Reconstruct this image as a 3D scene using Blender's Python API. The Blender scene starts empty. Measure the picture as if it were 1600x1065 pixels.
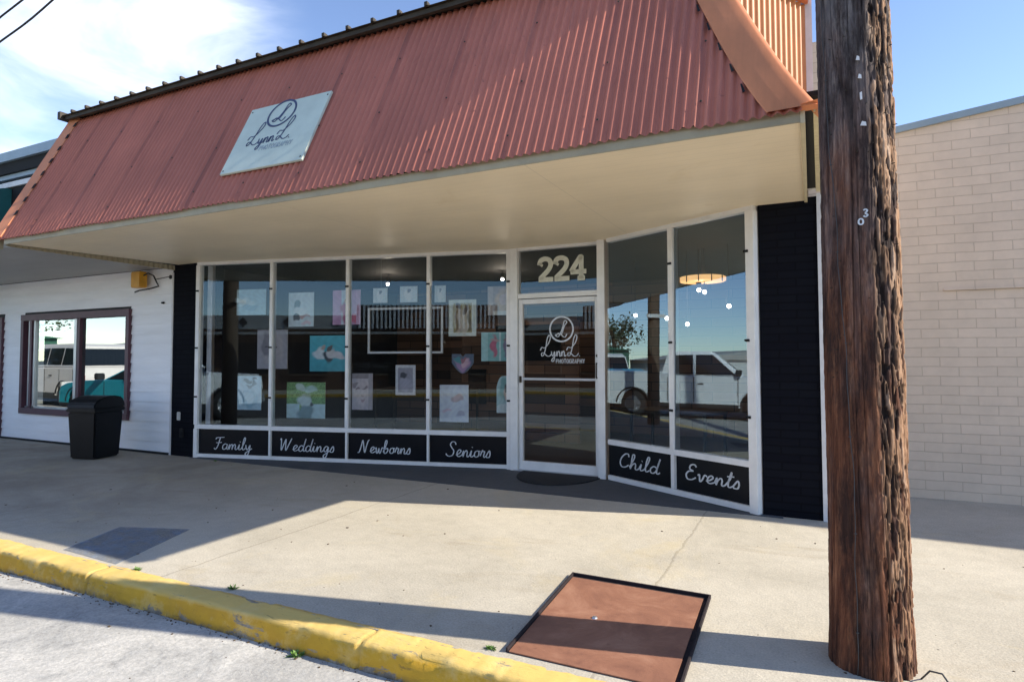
import bpy, bmesh, math, random
import numpy as np
from mathutils import Vector, Matrix
R = math.radians
random.seed(7); rng = np.random.default_rng(5)
scene = bpy.context.scene
col = scene.collection

# ------------------------------------------------------------------ camera
CAMZ = 1.40
f_px, yaw, pitch, roll, cx, cy = 958.0, R(25.8), R(2.3), R(-0.15), 805.0, 520.0
r_ = Vector((math.cos(yaw), math.sin(yaw), 0))
fw = Vector((-math.sin(yaw) * math.cos(pitch), math.cos(yaw) * math.cos(pitch), math.sin(pitch)))
u_ = r_.cross(fw)
rr = math.cos(roll) * r_ + math.sin(roll) * u_
uu = -math.sin(roll) * r_ + math.cos(roll) * u_
cam = bpy.data.cameras.new('camera'); camo = bpy.data.objects.new('camera', cam); col.objects.link(camo)
m = Matrix.Identity(4)
for i in range(3):
    m[i][0] = rr[i]; m[i][1] = uu[i]; m[i][2] = -fw[i]
m[2][3] = CAMZ
camo.matrix_world = m
cam.sensor_width = 36; cam.sensor_fit = 'HORIZONTAL'; cam.lens = f_px / 1600 * 36
cam.shift_x = -(cx - 800) / 1600; cam.shift_y = -(532.5 - cy) / 1600
cam.clip_start = 0.05; cam.clip_end = 2000
scene.camera = camo

# ------------------------------------------------------------------ light
SUN_EL, SUN_A = R(32.7), R(14.8)          # SUN_A: from +X towards +Y
world = bpy.data.worlds.new('World'); scene.world = world; world.use_nodes = True
wn = world.node_tree; wn.nodes.clear()
wo = wn.nodes.new('ShaderNodeOutputWorld'); bg = wn.nodes.new('ShaderNodeBackground')
sky = wn.nodes.new('ShaderNodeTexSky'); sky.sky_type = 'NISHITA'; sky.sun_disc = False
sky.sun_elevation = SUN_EL; sky.sun_rotation = math.pi / 2 - SUN_A
sky.air_density = 0.85; sky.dust_density = 0.0; sky.ozone_density = 1.6
bg.inputs['Strength'].default_value = 0.14
tc = wn.nodes.new('ShaderNodeTexCoord')
mp = wn.nodes.new('ShaderNodeMapping'); mp.inputs['Scale'].default_value = (1.6, 3.2, 7.5); mp.inputs['Rotation'].default_value = (0.25, 0.62, 0.3)
nz = wn.nodes.new('ShaderNodeTexNoise'); nz.inputs['Scale'].default_value = 1.3; nz.inputs['Detail'].default_value = 9; nz.inputs['Roughness'].default_value = 0.55
nz.inputs['Distortion'].default_value = 0.5
dt = wn.nodes.new('ShaderNodeVectorMath'); dt.operation = 'DOT_PRODUCT'
d0 = (rr * ((150 - cx) / f_px) + uu * (-(70 - cy) / f_px) + fw).normalized()
dt.inputs[1].default_value = d0
mr = wn.nodes.new('ShaderNodeMapRange'); mr.interpolation_type = 'SMOOTHSTEP'
mr.inputs['From Min'].default_value = 0.962; mr.inputs['From Max'].default_value = 0.995
mr2 = wn.nodes.new('ShaderNodeMapRange'); mr2.interpolation_type = 'SMOOTHSTEP'
mr2.inputs['From Min'].default_value = 0.33; mr2.inputs['From Max'].default_value = 0.80
mu = wn.nodes.new('ShaderNodeMath'); mu.operation = 'MULTIPLY'
mx = wn.nodes.new('ShaderNodeMixRGB'); mx.inputs['Color2'].default_value = (5.6, 5.9, 6.5, 1)
L = wn.links
L.new(tc.outputs['Generated'], mp.inputs['Vector']); L.new(mp.outputs['Vector'], nz.inputs['Vector'])
L.new(tc.outputs['Generated'], dt.inputs[0]); L.new(dt.outputs['Value'], mr.inputs['Value'])
L.new(nz.outputs['Fac'], mr2.inputs['Value'])
L.new(mr.outputs['Result'], mu.inputs[0]); L.new(mr2.outputs['Result'], mu.inputs[1])
hs = wn.nodes.new('ShaderNodeHueSaturation'); hs.inputs['Saturation'].default_value = 1.0; hs.inputs['Hue'].default_value = 0.506
L.new(sky.outputs['Color'], hs.inputs['Color'])
L.new(mu.outputs[0], mx.inputs['Fac']); L.new(hs.outputs['Color'], mx.inputs['Color1'])
L.new(mx.outputs['Color'], bg.inputs['Color']); L.new(bg.outputs[0], wo.inputs['Surface'])

sun = bpy.data.lights.new('sun', 'SUN'); sun.energy = 4.2; sun.angle = R(0.55); sun.color = (1.0, 0.935, 0.80)
so = bpy.data.objects.new('sun', sun); col.objects.link(so)
sv = Vector((math.cos(SUN_EL) * math.cos(SUN_A), math.cos(SUN_EL) * math.sin(SUN_A), math.sin(SUN_EL)))
so.rotation_euler = sv.to_track_quat('Z', 'Y').to_euler()
so.location = sv * 30
scene.view_settings.view_transform = 'Standard'; scene.view_settings.look = 'None'
scene.view_settings.exposure = 1.05; scene.view_settings.gamma = 1
scene.render.engine = 'CYCLES'
scene.cycles.max_bounces = 10; scene.cycles.transparent_max_bounces = 12
scene.cycles.sample_clamp_indirect = 6.0

# ------------------------------------------------------------------ materials
def nodes(name):
    mt = bpy.data.materials.new(name); mt.use_nodes = True
    nt = mt.node_tree; nt.nodes.clear()
    out = nt.nodes.new('ShaderNodeOutputMaterial'); b = nt.nodes.new('ShaderNodeBsdfPrincipled')
    nt.links.new(b.outputs[0], out.inputs['Surface'])
    return mt, nt, b, out
def ramp(nt, src, stops, interp='LINEAR'):
    r = nt.nodes.new('ShaderNodeValToRGB'); r.color_ramp.interpolation = interp
    e = r.color_ramp.elements
    while len(e) < len(stops): e.new(0.5)
    for k, (p, c) in enumerate(stops):
        e[k].position = p; e[k].color = (*c, 1) if len(c) == 3 else c
    nt.links.new(src, r.inputs['Fac']); return r.outputs['Color']
def noise(nt, scale, detail=6, rough=0.6, vec=None, dist=0.0, coord='Object', sc3=(1, 1, 1)):
    n = nt.nodes.new('ShaderNodeTexNoise'); n.inputs['Scale'].default_value = scale
    n.inputs['Detail'].default_value = detail; n.inputs['Roughness'].default_value = rough; n.inputs['Distortion'].default_value = dist
    t = nt.nodes.new('ShaderNodeTexCoord'); mm = nt.nodes.new('ShaderNodeMapping'); mm.inputs['Scale'].default_value = sc3
    nt.links.new(t.outputs[coord], mm.inputs['Vector']); nt.links.new(mm.outputs['Vector'], n.inputs['Vector'])
    return n.outputs['Fac']
def mixc(nt, fac, a, b, mode='MIX'):
    x = nt.nodes.new('ShaderNodeMixRGB'); x.blend_type = mode
    for s, v in ((x.inputs['Fac'], fac), (x.inputs['Color1'], a), (x.inputs['Color2'], b)):
        if isinstance(v, (int, float)): s.default_value = v
        elif isinstance(v, tuple): s.default_value = (*v, 1) if len(v) == 3 else v
        else: nt.links.new(v, s)
    return x.outputs['Color']
def bump(nt, b, h, strength=0.4, dist=0.01, prev=None):
    x = nt.nodes.new('ShaderNodeBump'); x.inputs['Strength'].default_value = strength; x.inputs['Distance'].default_value = dist
    nt.links.new(h, x.inputs['Height'])
    if prev is not None: nt.links.new(prev, x.inputs['Normal'])
    nt.links.new(x.outputs['Normal'], b.inputs['Normal']); return x.outputs['Normal']
def mathn(nt, op, a, b=None, clamp=False):
    x = nt.nodes.new('ShaderNodeMath'); x.operation = op; x.use_clamp = clamp
    for s, v in ((x.inputs[0], a), (x.inputs[1], b)):
        if v is None: continue
        if isinstance(v, (int, float)): s.default_value = v
        else: nt.links.new(v, s)
    return x.outputs[0]
def simple(name, c, rough=0.6, var=0.12, scale=3.0, metal=0.0, bmp=0.15, spec=0.5, sc3=(1, 1, 1), bscale=40):
    mt, nt, b, o = nodes(name)
    lo = tuple(max(0, k * (1 - var)) for k in c); hi = tuple(min(1, k * (1 + var)) for k in c)
    cc = ramp(nt, noise(nt, scale, 8, 0.65, sc3=sc3), [(0.3, lo), (0.7, hi)])
    nt.links.new(cc, b.inputs['Base Color'])
    b.inputs['Roughness'].default_value = rough; b.inputs['Metallic'].default_value = metal
    b.inputs['Specular IOR Level'].default_value = spec
    if bmp: bump(nt, b, noise(nt, bscale, 4, 0.6), bmp, 0.003)
    return mt
def emit(name, c, s):
    mt, nt, b, o = nodes(name); b.inputs['Base Color'].default_value = (*c, 1)
    b.inputs['Emission Color'].default_value = (*c, 1); b.inputs['Emission Strength'].default_value = s; return mt

M = {}
# concrete: pavement
def concrete(name, base, dark, stain, scale=1.0, grain=90, spots=True, rough=0.85, bst=0.35, worn=False):
    mt, nt, b, o = nodes(name)
    big = noise(nt, 0.55 * scale, 8, 0.6, dist=0.6)
    c = ramp(nt, big, [(0.32, dark), (0.55, base), (0.75, tuple(k * 1.07 for k in base))])
    st = noise(nt, 0.9 * scale, 10, 0.7, dist=1.2, sc3=(0.6, 1.6, 1))
    c = mixc(nt, ramp(nt, st, [(0.56, (0, 0, 0)), (0.72, (0.55, 0.55, 0.55))]), c, stain)
    g = noise(nt, grain, 3, 0.7)
    c = mixc(nt, 0.55, c, ramp(nt, g, [(0.3, (0.55, 0.55, 0.55)), (0.7, (1.25, 1.25, 1.25))]), 'MULTIPLY')
    mid = noise(nt, 9, 6, 0.7)
    c = mixc(nt, 0.6, c, ramp(nt, mid, [(0.25, (0.82, 0.82, 0.82)), (0.7, (1.08, 1.08, 1.08))]), 'MULTIPLY')
    if spots:
        v = nt.nodes.new('ShaderNodeTexVoronoi'); v.inputs['Scale'].default_value = 2.6; v.inputs['Randomness'].default_value = 1
        t = nt.nodes.new('ShaderNodeTexCoord'); nt.links.new(t.outputs['Object'], v.inputs['Vector'])
        sp = ramp(nt, v.outputs['Distance'], [(0.012, (1, 1, 1)), (0.022, (0, 0, 0))])
        c = mixc(nt, mixc(nt, 1.0, sp, (0.75, 0.75, 0.75), 'MULTIPLY'), c, (0.07, 0.06, 0.055))
        v2 = nt.nodes.new('ShaderNodeTexVoronoi'); v2.inputs['Scale'].default_value = 9
        nt.links.new(t.outputs['Object'], v2.inputs['Vector'])
        sp2 = ramp(nt, v2.outputs['Distance'], [(0.035, (0.5, 0.5, 0.5)), (0.07, (0, 0, 0))])
        c = mixc(nt, sp2, c, (0.16, 0.14, 0.12))
    if name == 'pale_road':
        rb = ramp(nt, noise(nt, 2.2, 12, 0.78, dist=1.2), [(0.42, (0, 0, 0)), (0.62, (0.75, 0.75, 0.75))])
        c = mixc(nt, rb, c, ramp(nt, noise(nt, 26, 6, 0.8), [(0.32, (0.13, 0.125, 0.12)), (0.6, (0.40, 0.39, 0.37))]))
    if worn:
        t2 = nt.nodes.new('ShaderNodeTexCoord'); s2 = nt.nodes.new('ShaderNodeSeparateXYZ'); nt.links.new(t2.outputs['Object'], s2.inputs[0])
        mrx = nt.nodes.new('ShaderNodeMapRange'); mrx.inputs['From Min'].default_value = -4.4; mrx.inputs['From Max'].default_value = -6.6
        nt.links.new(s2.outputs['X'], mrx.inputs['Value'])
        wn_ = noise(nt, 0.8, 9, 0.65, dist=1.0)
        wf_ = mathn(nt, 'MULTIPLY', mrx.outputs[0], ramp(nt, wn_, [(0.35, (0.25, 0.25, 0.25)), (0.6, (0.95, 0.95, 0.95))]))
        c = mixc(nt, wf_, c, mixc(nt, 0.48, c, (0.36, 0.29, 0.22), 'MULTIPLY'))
        # hairline joints / cracks
        for ax, per, off in (('X', 2.9, 0.85),):
            fr = mathn(nt, 'FRACT', mathn(nt, 'DIVIDE', mathn(nt, 'ADD', s2.outputs[ax], mathn(nt, 'ADD', off + 100 * per, mathn(nt, 'MULTIPLY', noise(nt, 2.5, 6, 0.7), 0.10))), per))
            ln = ramp(nt, fr, [(0.0, (1, 1, 1)), (0.0035, (1, 1, 1)), (0.006, (0, 0, 0))]) if ax == 'X' else None
            if ln is not None: c = mixc(nt, mixc(nt, 1.0, ln, (0.5, 0.5, 0.5), 'MULTIPLY'), c, (0.2, 0.17, 0.13))
        yl = ramp(nt, noise(nt, 0.7, 7, 0.7, dist=1.5), [(0.55, (0, 0, 0)), (0.78, (0.5, 0.5, 0.5))])
        c = mixc(nt, yl, c, (0.55, 0.44, 0.24))
    nt.links.new(c, b.inputs['Base Color']); b.inputs['Roughness'].default_value = rough
    n1 = bump(nt, b, g, bst, 0.004); bump(nt, b, mid, 0.25, 0.02, n1)
    return mt
M['walk'] = concrete('sidewalk_concrete', (0.52, 0.465, 0.375), (0.41, 0.365, 0.29), (0.33, 0.26, 0.17), worn=True)
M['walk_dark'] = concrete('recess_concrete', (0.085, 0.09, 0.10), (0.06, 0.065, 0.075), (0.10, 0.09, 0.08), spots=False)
M['walk_grey'] = concrete('weathered_concrete', (0.30, 0.28, 0.255), (0.20, 0.185, 0.165), (0.13, 0.10, 0.075), scale=1.3)
M['road'] = concrete('pale_road', (0.56, 0.53, 0.485), (0.38, 0.36, 0.33), (0.22, 0.21, 0.195), scale=1.6, grain=55, bst=0.9)
M['asphalt'] = concrete('asphalt', (0.075, 0.072, 0.07), (0.05, 0.05, 0.05), (0.10, 0.09, 0.08), scale=0.5)

def kerb_mat():
    mt, nt, b, o = nodes('yellow_kerb_paint')
    y = ramp(nt, noise(nt, 2.5, 8, 0.7, sc3=(0.6, 1, 1)), [(0.3, (0.48, 0.25, 0.014)), (0.65, (0.68, 0.39, 0.022))])
    wear = noise(nt, 7, 9, 0.75, dist=0.6, sc3=(0.5, 1.6, 1.6))
    geo = nt.nodes.new('ShaderNodeNewGeometry'); sx = nt.nodes.new('ShaderNodeSeparateXYZ')
    nt.links.new(geo.outputs['Position'], sx.inputs[0])
    low = nt.nodes.new('ShaderNodeMapRange'); low.inputs['From Min'].default_value = -0.075; low.inputs['From Max'].default_value = -0.15
    nt.links.new(sx.outputs['Z'], low.inputs['Value'])
    k = mathn(nt, 'ADD', wear, mathn(nt, 'MULTIPLY', low.outputs[0], 0.16))
    fac = ramp(nt, k, [(0.60, (0, 0, 0)), (0.64, (1, 1, 1))])
    con = ramp(nt, noise(nt, 30, 5, 0.7), [(0.3, (0.17, 0.14, 0.10)), (0.7, (0.36, 0.32, 0.26))])
    pale = ramp(nt, noise(nt, 4, 8, 0.7), [(0.5, (0, 0, 0)), (0.68, (0.6, 0.6, 0.6))])
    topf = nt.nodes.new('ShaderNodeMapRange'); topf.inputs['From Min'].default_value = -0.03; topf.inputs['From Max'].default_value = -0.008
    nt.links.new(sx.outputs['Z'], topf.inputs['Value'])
    y = mixc(nt, mathn(nt, 'MULTIPLY', topf.outputs[0], 0.8), y, (0.74, 0.52, 0.17))  # kerb top paler: its sunlit tone put into the worn paint colour
    y = mixc(nt, pale, y, (0.74, 0.56, 0.24))
    c = mixc(nt, fac, y, con)
    dl = nt.nodes.new('ShaderNodeMapRange'); dl.inputs['From Min'].default_value = -0.095; dl.inputs['From Max'].default_value = -0.13
    nt.links.new(sx.outputs['Z'], dl.inputs['Value'])
    c = mixc(nt, mathn(nt, 'MULTIPLY', dl.outputs[0], ramp(nt, noise(nt, 12, 8, 0.75), [(0.40, (0, 0, 0)), (0.6, (0.85, 0.85, 0.85))])), c, (0.07, 0.055, 0.04))
    sc_ = ramp(nt, noise(nt, 16, 7, 0.7, dist=2.0, sc3=(0.25, 1, 1)), [(0.60, (0, 0, 0)), (0.68, (0.6, 0.6, 0.6))])
    c = mixc(nt, sc_, c, (0.13, 0.085, 0.04))
    nt.links.new(c, b.inputs['Base Color']); b.inputs['Roughness'].default_value = 0.75
    n1 = bump(nt, b, wear, 0.6, 0.008); bump(nt, b, noise(nt, 60, 4, 0.7), 0.4, 0.004, n1)
    return mt
M['kerb'] = kerb_mat()

def copper_mat(name='copper_red_sheet', base=(0.56, 0.19, 0.125)):
    mt, nt, b, o = nodes(name)
    t = nt.nodes.new('ShaderNodeTexCoord'); sx = nt.nodes.new('ShaderNodeSeparateXYZ'); nt.links.new(t.outputs['Object'], sx.inputs[0])
    # tone of each sheet (0.66 m cover)
    sh = mathn(nt, 'FLOOR', mathn(nt, 'DIVIDE', sx.outputs['X'], 0.66))
    wnz = nt.nodes.new('ShaderNodeTexWhiteNoise'); wnz.noise_dimensions = '1D'; nt.links.new(sh, wnz.inputs['W'])
    c = ramp(nt, noise(nt, 1.4, 8, 0.65, sc3=(1, 1, 0.5)), [(0.3, tuple(k * 0.82 for k in base)), (0.7, tuple(k * 1.1 for k in base))])
    c = mixc(nt, 0.5, c, ramp(nt, wnz.outputs['Value'], [(0, (0.84, 0.84, 0.86)), (1, (1.1, 1.08, 1.05))]), 'MULTIPLY')
    run = noise(nt, 22, 4, 0.6, sc3=(1, 0.08, 0.08))
    c = mixc(nt, 0.4, c, ramp(nt, run, [(0.3, (0.8, 0.8, 0.82)), (0.7, (1.1, 1.1, 1.1))]), 'MULTIPLY')
    sp = ramp(nt, noise(nt, 11, 6, 0.7), [(0.66, (0, 0, 0)), (0.72, (0.55, 0.55, 0.55))])
    c = mixc(nt, sp, c, (0.13, 0.05, 0.04))
    nt.links.new(c, b.inputs['Base Color'])
    if name == 'copper_red_sheet':
        fl_ = mathn(nt, 'FRACT', mathn(nt, 'DIVIDE', mathn(nt, 'ADD', sx.outputs['X'], 4.75 + 67.7), 0.677))
        lapl = ramp(nt, fl_, [(0.0, (0.75, 0.75, 0.75)), (0.016, (0.55, 0.55, 0.55)), (0.05, (0, 0, 0)), (0.97, (0, 0, 0)), (1.0, (0.4, 0.4, 0.4))])
        c = mixc(nt, mathn(nt, 'MULTIPLY', lapl, ramp(nt, noise(nt, 1.1, 4, 0.6), [(0.35, (0.1, 0.1, 0.1)), (0.6, (1, 1, 1))])), c, (0.20, 0.075, 0.06))
        stn = ramp(nt, noise(nt, 2.2, 9, 0.7, dist=0.8, sc3=(2.5, 0.5, 0.5)), [(0.56, (0, 0, 0)), (0.74, (0.5, 0.5, 0.5))])
        c = mixc(nt, stn, c, (0.30, 0.115, 0.085))
        nt.links.new(c, b.inputs['Base Color'])
    b.inputs['Roughness'].default_value = 0.48; b.inputs['Metallic'].default_value = 0.12; b.inputs['Specular IOR Level'].default_value = 0.3
    bump(nt, b, noise(nt, 5, 3, 0.5), 0.25, 0.01)
    return mt
M['copper'] = copper_mat()
M['copper_cap'] = copper_mat('copper_trim', (0.72, 0.27, 0.125))
M['orange'] = simple('orange_sheet', (0.50, 0.19, 0.055), 0.5, 0.15, 2, bmp=0.1)
M['soffit'] = None
def soffit_mat(name, base, pitch=0.105):
    mt, nt, b, o = nodes(name)
    t = nt.nodes.new('ShaderNodeTexCoord'); sx = nt.nodes.new('ShaderNodeSeparateXYZ'); nt.links.new(t.outputs['Object'], sx.inputs[0])
    fr = mathn(nt, 'FRACT', mathn(nt, 'DIVIDE', sx.outputs['Y'], pitch))
    g = ramp(nt, fr, [(0.0, (0, 0, 0)), (0.05, (1, 1, 1)), (0.95, (1, 1, 1)), (1.0, (0, 0, 0))])
    c = ramp(nt, noise(nt, 0.9, 8, 0.6, sc3=(1, 1.5, 1)), [(0.3, tuple(k * 0.9 for k in base)), (0.7, tuple(min(1, k * 1.05) for k in base))])
    st = ramp(nt, noise(nt, 1.6, 9, 0.7, dist=1.0), [(0.6, (0, 0, 0)), (0.75, (0.35, 0.35, 0.35))])
    c = mixc(nt, st, c, (base[0] * 0.75, base[1] * 0.66, base[2] * 0.5))
    fx = mathn(nt, 'FRACT', mathn(nt, 'DIVIDE', mathn(nt, 'ADD', sx.outputs['X'], 100.3), 2.44))
    c = mixc(nt, 0.25, c, ramp(nt, fx, [(0.0, (0, 0, 0)), (0.003, (1, 1, 1))]), 'MULTIPLY')
    c = mixc(nt, 0.10, c, g, 'MULTIPLY')
    nt.links.new(c, b.inputs['Base Color']); b.inputs['Roughness'].default_value = 0.45
    bump(nt, b, g, 0.25, 0.003)
    return mt
M['soffit'] = soffit_mat('cream_soffit_boards', (0.93, 0.79, 0.57))
M['soffit_grey'] = soffit_mat('grey_soffit', (0.36, 0.35, 0.34), 0.3)
M['fascia'] = simple('olive_fascia', (0.36, 0.31, 0.21), 0.6, 0.15, 4)
M['fascia_in'] = simple('tan_edge', (0.60, 0.52, 0.34), 0.6, 0.1, 4)
M['white'] = simple('white_frame_paint', (0.80, 0.79, 0.77), 0.4, 0.08, 5, bmp=0.2)
M['white_old'] = simple('aged_white_trim', (0.66, 0.64, 0.63), 0.55, 0.12, 6)
M['black_brick'] = None
def brick_mat(name, c1, c2, mortar, bw, bh, ms, rough, bst, axis='XZ', stain=None, msm=0.3, spec=0.35):
    mt, nt, b, o = nodes(name)
    t = nt.nodes.new('ShaderNodeTexCoord'); mm = nt.nodes.new('ShaderNodeMapping')
    mm.inputs['Rotation'].default_value = (R(-90), 0, 0) if axis == 'XZ' else (R(-90), 0, R(-90))
    if axis == 'YZ':
        mm.vector_type = 'TEXTURE'; mm.inputs['Rotation'].default_value = (R(90), 0, R(90))
    sx = nt.nodes.new('ShaderNodeSeparateXYZ'); cb = nt.nodes.new('ShaderNodeCombineXYZ')
    nt.links.new(t.outputs['Object'], sx.inputs[0])
    nt.links.new(sx.outputs['X' if axis == 'XZ' else 'Y'], cb.inputs['X']); nt.links.new(sx.outputs['Z'], cb.inputs['Y'])
    wob = nt.nodes.new('ShaderNodeTexNoise'); wob.inputs['Scale'].default_value = 2.5
    nt.links.new(t.outputs['Object'], wob.inputs['Vector'])
    va = nt.nodes.new('ShaderNodeVectorMath'); va.operation = 'MULTIPLY_ADD'; va.inputs[1].default_value = (0.02, 0.02, 0)
    nt.links.new(wob.outputs['Color'], va.inputs[0]); nt.links.new(cb.outputs[0], va.inputs[2])
    br = nt.nodes.new('ShaderNodeTexBrick'); nt.links.new(va.outputs[0], br.inputs['Vector'])
    br.inputs['Scale'].default_value = 1; br.inputs['Brick Width'].default_value = bw; br.inputs['Row Height'].default_value = bh
    br.inputs['Mortar Size'].default_value = ms; br.inputs['Mortar Smooth'].default_value = msm; br.inputs['Bias'].default_value = 0
    br.inputs['Color1'].default_value = (*c1, 1); br.inputs['Color2'].default_value = (*c2, 1); br.inputs['Mortar'].default_value = (*mortar, 1)
    c = mixc(nt, 0.7, br.outputs['Color'], ramp(nt, noise(nt, 3.5, 8, 0.7), [(0.3, (0.86, 0.86, 0.86)), (0.7, (1.08, 1.08, 1.08))]), 'MULTIPLY')
    if stain:
        c = mixc(nt, ramp(nt, noise(nt, 1.3, 9, 0.7, dist=1), [(0.56, (0, 0, 0)), (0.75, (0.5, 0.5, 0.5))]), c, stain)
    nt.links.new(c, b.inputs['Base Color']); b.inputs['Roughness'].default_value = rough; b.inputs['Specular IOR Level'].default_value = spec
    inv = mathn(nt, 'SUBTRACT', 1.0, br.outputs['Fac'])
    n1 = bump(nt, b, inv, bst, 0.006); bump(nt, b, noise(nt, 45, 5, 0.7), 0.4, 0.003, n1)
    return mt
M['black_brick'] = brick_mat('black_painted_brick', (0.0045, 0.005, 0.009), (0.006, 0.007, 0.011), (0.003, 0.0035, 0.006), 0.3, 0.07, 0.008, 0.9, 0.12, spec=0.12)
M['black_panel'] = simple('black_gloss_panel', (0.006, 0.007, 0.010), 0.35, 0.3, 3, bmp=0.05, spec=0.2)
M['tan_brick'] = brick_mat('tan_painted_brick', (0.68, 0.54, 0.415), (0.72, 0.57, 0.44), (0.56, 0.435, 0.33), 0.305, 0.0935, 0.005, 0.8, 0.5, stain=(0.56, 0.46, 0.36), msm=0.6)
M['brown_brick'] = brick_mat('brown_street_brick', (0.17, 0.075, 0.045), (0.12, 0.055, 0.035), (0.16, 0.13, 0.10), 0.22, 0.075, 0.01, 0.85, 0.5)
M['siding'] = simple('white_siding_paint', (0.84, 0.83, 0.84), 0.55, 0.07, 2.5, bmp=0.3, sc3=(0.4, 1, 3))
M['maroon'] = simple('maroon_trim', (0.085, 0.03, 0.045), 0.5, 0.2, 6)
M['alu'] = simple('aluminium_frame', (0.55, 0.55, 0.55), 0.35, 0.08, 6, metal=0.6)
M['dark_metal'] = simple('dark_roof_metal', (0.050, 0.038, 0.026), 0.7, 0.4, 5, metal=0.3)
M['bluegrey'] = simple('blue_grey_cap', (0.26, 0.33, 0.38), 0.5, 0.1, 2)
M['black'] = simple('black_matte', (0.007, 0.007, 0.008), 0.9, 0.2, 4)
M['black_plastic'] = simple('black_bin_plastic', (0.004, 0.0045, 0.006), 0.5, 0.3, 4, bmp=0.3, spec=0.25)
M['teal_awn'] = simple('teal_awning', (0.015, 0.11, 0.10), 0.6, 0.2, 3)
M['yellow'] = simple('amber_lamp_cover', (0.62, 0.30, 0.02), 0.4, 0.15, 8)
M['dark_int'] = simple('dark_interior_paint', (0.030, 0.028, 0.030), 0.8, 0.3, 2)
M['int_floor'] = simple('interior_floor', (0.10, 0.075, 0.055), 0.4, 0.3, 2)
M['galv'] = simple('galvanised_wire', (0.10, 0.10, 0.10), 0.8, 0.1, 20, metal=0.6)
M['wire'] = simple('black_cable', (0.015, 0.015, 0.018), 0.6, 0.1, 4, bmp=0)
M['leaf'] = simple('weed_leaf', (0.10, 0.20, 0.03), 0.6, 0.35, 15, bmp=0.1)
M['dryleaf'] = simple('dry_leaf', (0.09, 0.06, 0.035), 0.8, 0.35, 15, bmp=0.1)
M['tree_leaf'] = simple('tree_leaf', (0.05, 0.07, 0.025), 0.7, 0.35, 2, bmp=0)
M['bark'] = simple('tree_bark', (0.12, 0.085, 0.06), 0.9, 0.3, 8)
M['letter'] = simple('white_vinyl_letter', (0.62, 0.64, 0.66), 0.4, 0.2, 30, bmp=0)
M['number'] = simple('cream_number', (0.66, 0.66, 0.56), 0.5, 0.1, 30, bmp=0)
M['ink'] = simple('navy_ink', (0.05, 0.065, 0.13), 0.6, 0.35, 18, bmp=0)
M['ink_pale'] = simple('faded_ink', (0.30, 0.36, 0.40), 0.6, 0.25, 18, bmp=0)
M['rubber'] = simple('rubber_mat', (0.013, 0.013, 0.015), 0.9, 0.3, 20, bmp=0.8, bscale=120)
M['sand_board'] = simple('pale_aqua_board', (0.56, 0.61, 0.52), 0.55, 0.08, 4, bmp=0.2)
M['tyre'] = simple('tyre', (0.015, 0.015, 0.016), 0.8, 0.2, 8)
M['rim'] = simple('rim_metal', (0.5, 0.5, 0.52), 0.3, 0.05, 8, metal=0.8)
M['carglass'] = simple('car_glass', (0.01, 0.013, 0.015), 0.05, 0.1, 3, bmp=0)
M['silver'] = simple('silver_car_paint', (0.86, 0.86, 0.87), 0.28, 0.03, 3, metal=0.1, bmp=0)
M['whitecar'] = simple('white_car_paint', (0.80, 0.77, 0.74), 0.25, 0.03, 3, bmp=0)
M['tealcar'] = simple('turquoise_car_paint', (0.02, 0.42, 0.55), 0.22, 0.05, 3, bmp=0)
M['trimblack'] = simple('black_car_trim', (0.02, 0.02, 0.022), 0.5, 0.1, 3, bmp=0)
M['greenbld'] = simple('green_metal_building', (0.035, 0.13, 0.085), 0.6, 0.2, 1)
M['whitebld'] = simple('white_building', (0.70, 0.69, 0.66), 0.7, 0.08, 1)
M['redbld'] = simple('red_building', (0.36, 0.05, 0.045), 0.7, 0.1, 1)
M['greyband'] = simple('grey_fascia_band', (0.44, 0.43, 0.40), 0.7, 0.15, 2)
M['curtain'] = simple('dark_curtain', (0.05, 0.055, 0.06), 0.9, 0.4, 5, sc3=(8, 8, 0.4))
M['bulb'] = emit('lamp_bulb_glow', (1.0, 0.97, 0.92), 9)
M['warm'] = emit('warm_lamp_glow', (1.0, 0.56, 0.22), 0.5)
M['cable_box'] = simple('outlet_plastic', (0.55, 0.55, 0.52), 0.5, 0.1, 10)

def glass_mat(name, refl=0.30, tint=(0.80, 0.86, 0.90), gl=(0.74, 0.88, 1.0)):
    mt = bpy.data.materials.new(name); mt.use_nodes = True; nt = mt.node_tree; nt.nodes.clear()
    out = nt.nodes.new('ShaderNodeOutputMaterial'); mxs = nt.nodes.new('ShaderNodeMixShader')
    tr = nt.nodes.new('ShaderNodeBsdfTransparent'); tr.inputs[0].default_value = (*tint, 1)
    g = nt.nodes.new('ShaderNodeBsdfGlossy'); g.inputs['Roughness'].default_value = 0.0; g.inputs['Color'].default_value = (*gl, 1)
    lw = nt.nodes.new('ShaderNodeFresnel'); lw.inputs['IOR'].default_value = 1.5
    fac = mathn(nt, 'ADD', lw.outputs[0], refl, clamp=True)
    bm = nt.nodes.new('ShaderNodeBump'); bm.inputs['Strength'].default_value = 0.02; bm.inputs['Distance'].default_value = 0.02
    nn = noise(nt, 0.9, 1, 0.4); nt.links.new(nn, bm.inputs['Height']); nt.links.new(bm.outputs[0], g.inputs['Normal'])
    nt.links.new(fac, mxs.inputs[0]); nt.links.new(tr.outputs[0], mxs.inputs[1]); nt.links.new(g.outputs[0], mxs.inputs[2])
    nt.links.new(mxs.outputs[0], out.inputs['Surface']); return mt
M['glass'] = glass_mat('shop_window_glass', 0.035, (0.97, 0.98, 0.985), (0.66, 0.86, 1.0))
M['glass_angled'] = glass_mat('angled_window_glass', 0.11, (0.88, 0.92, 0.94), (0.66, 0.86, 1.0))
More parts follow.
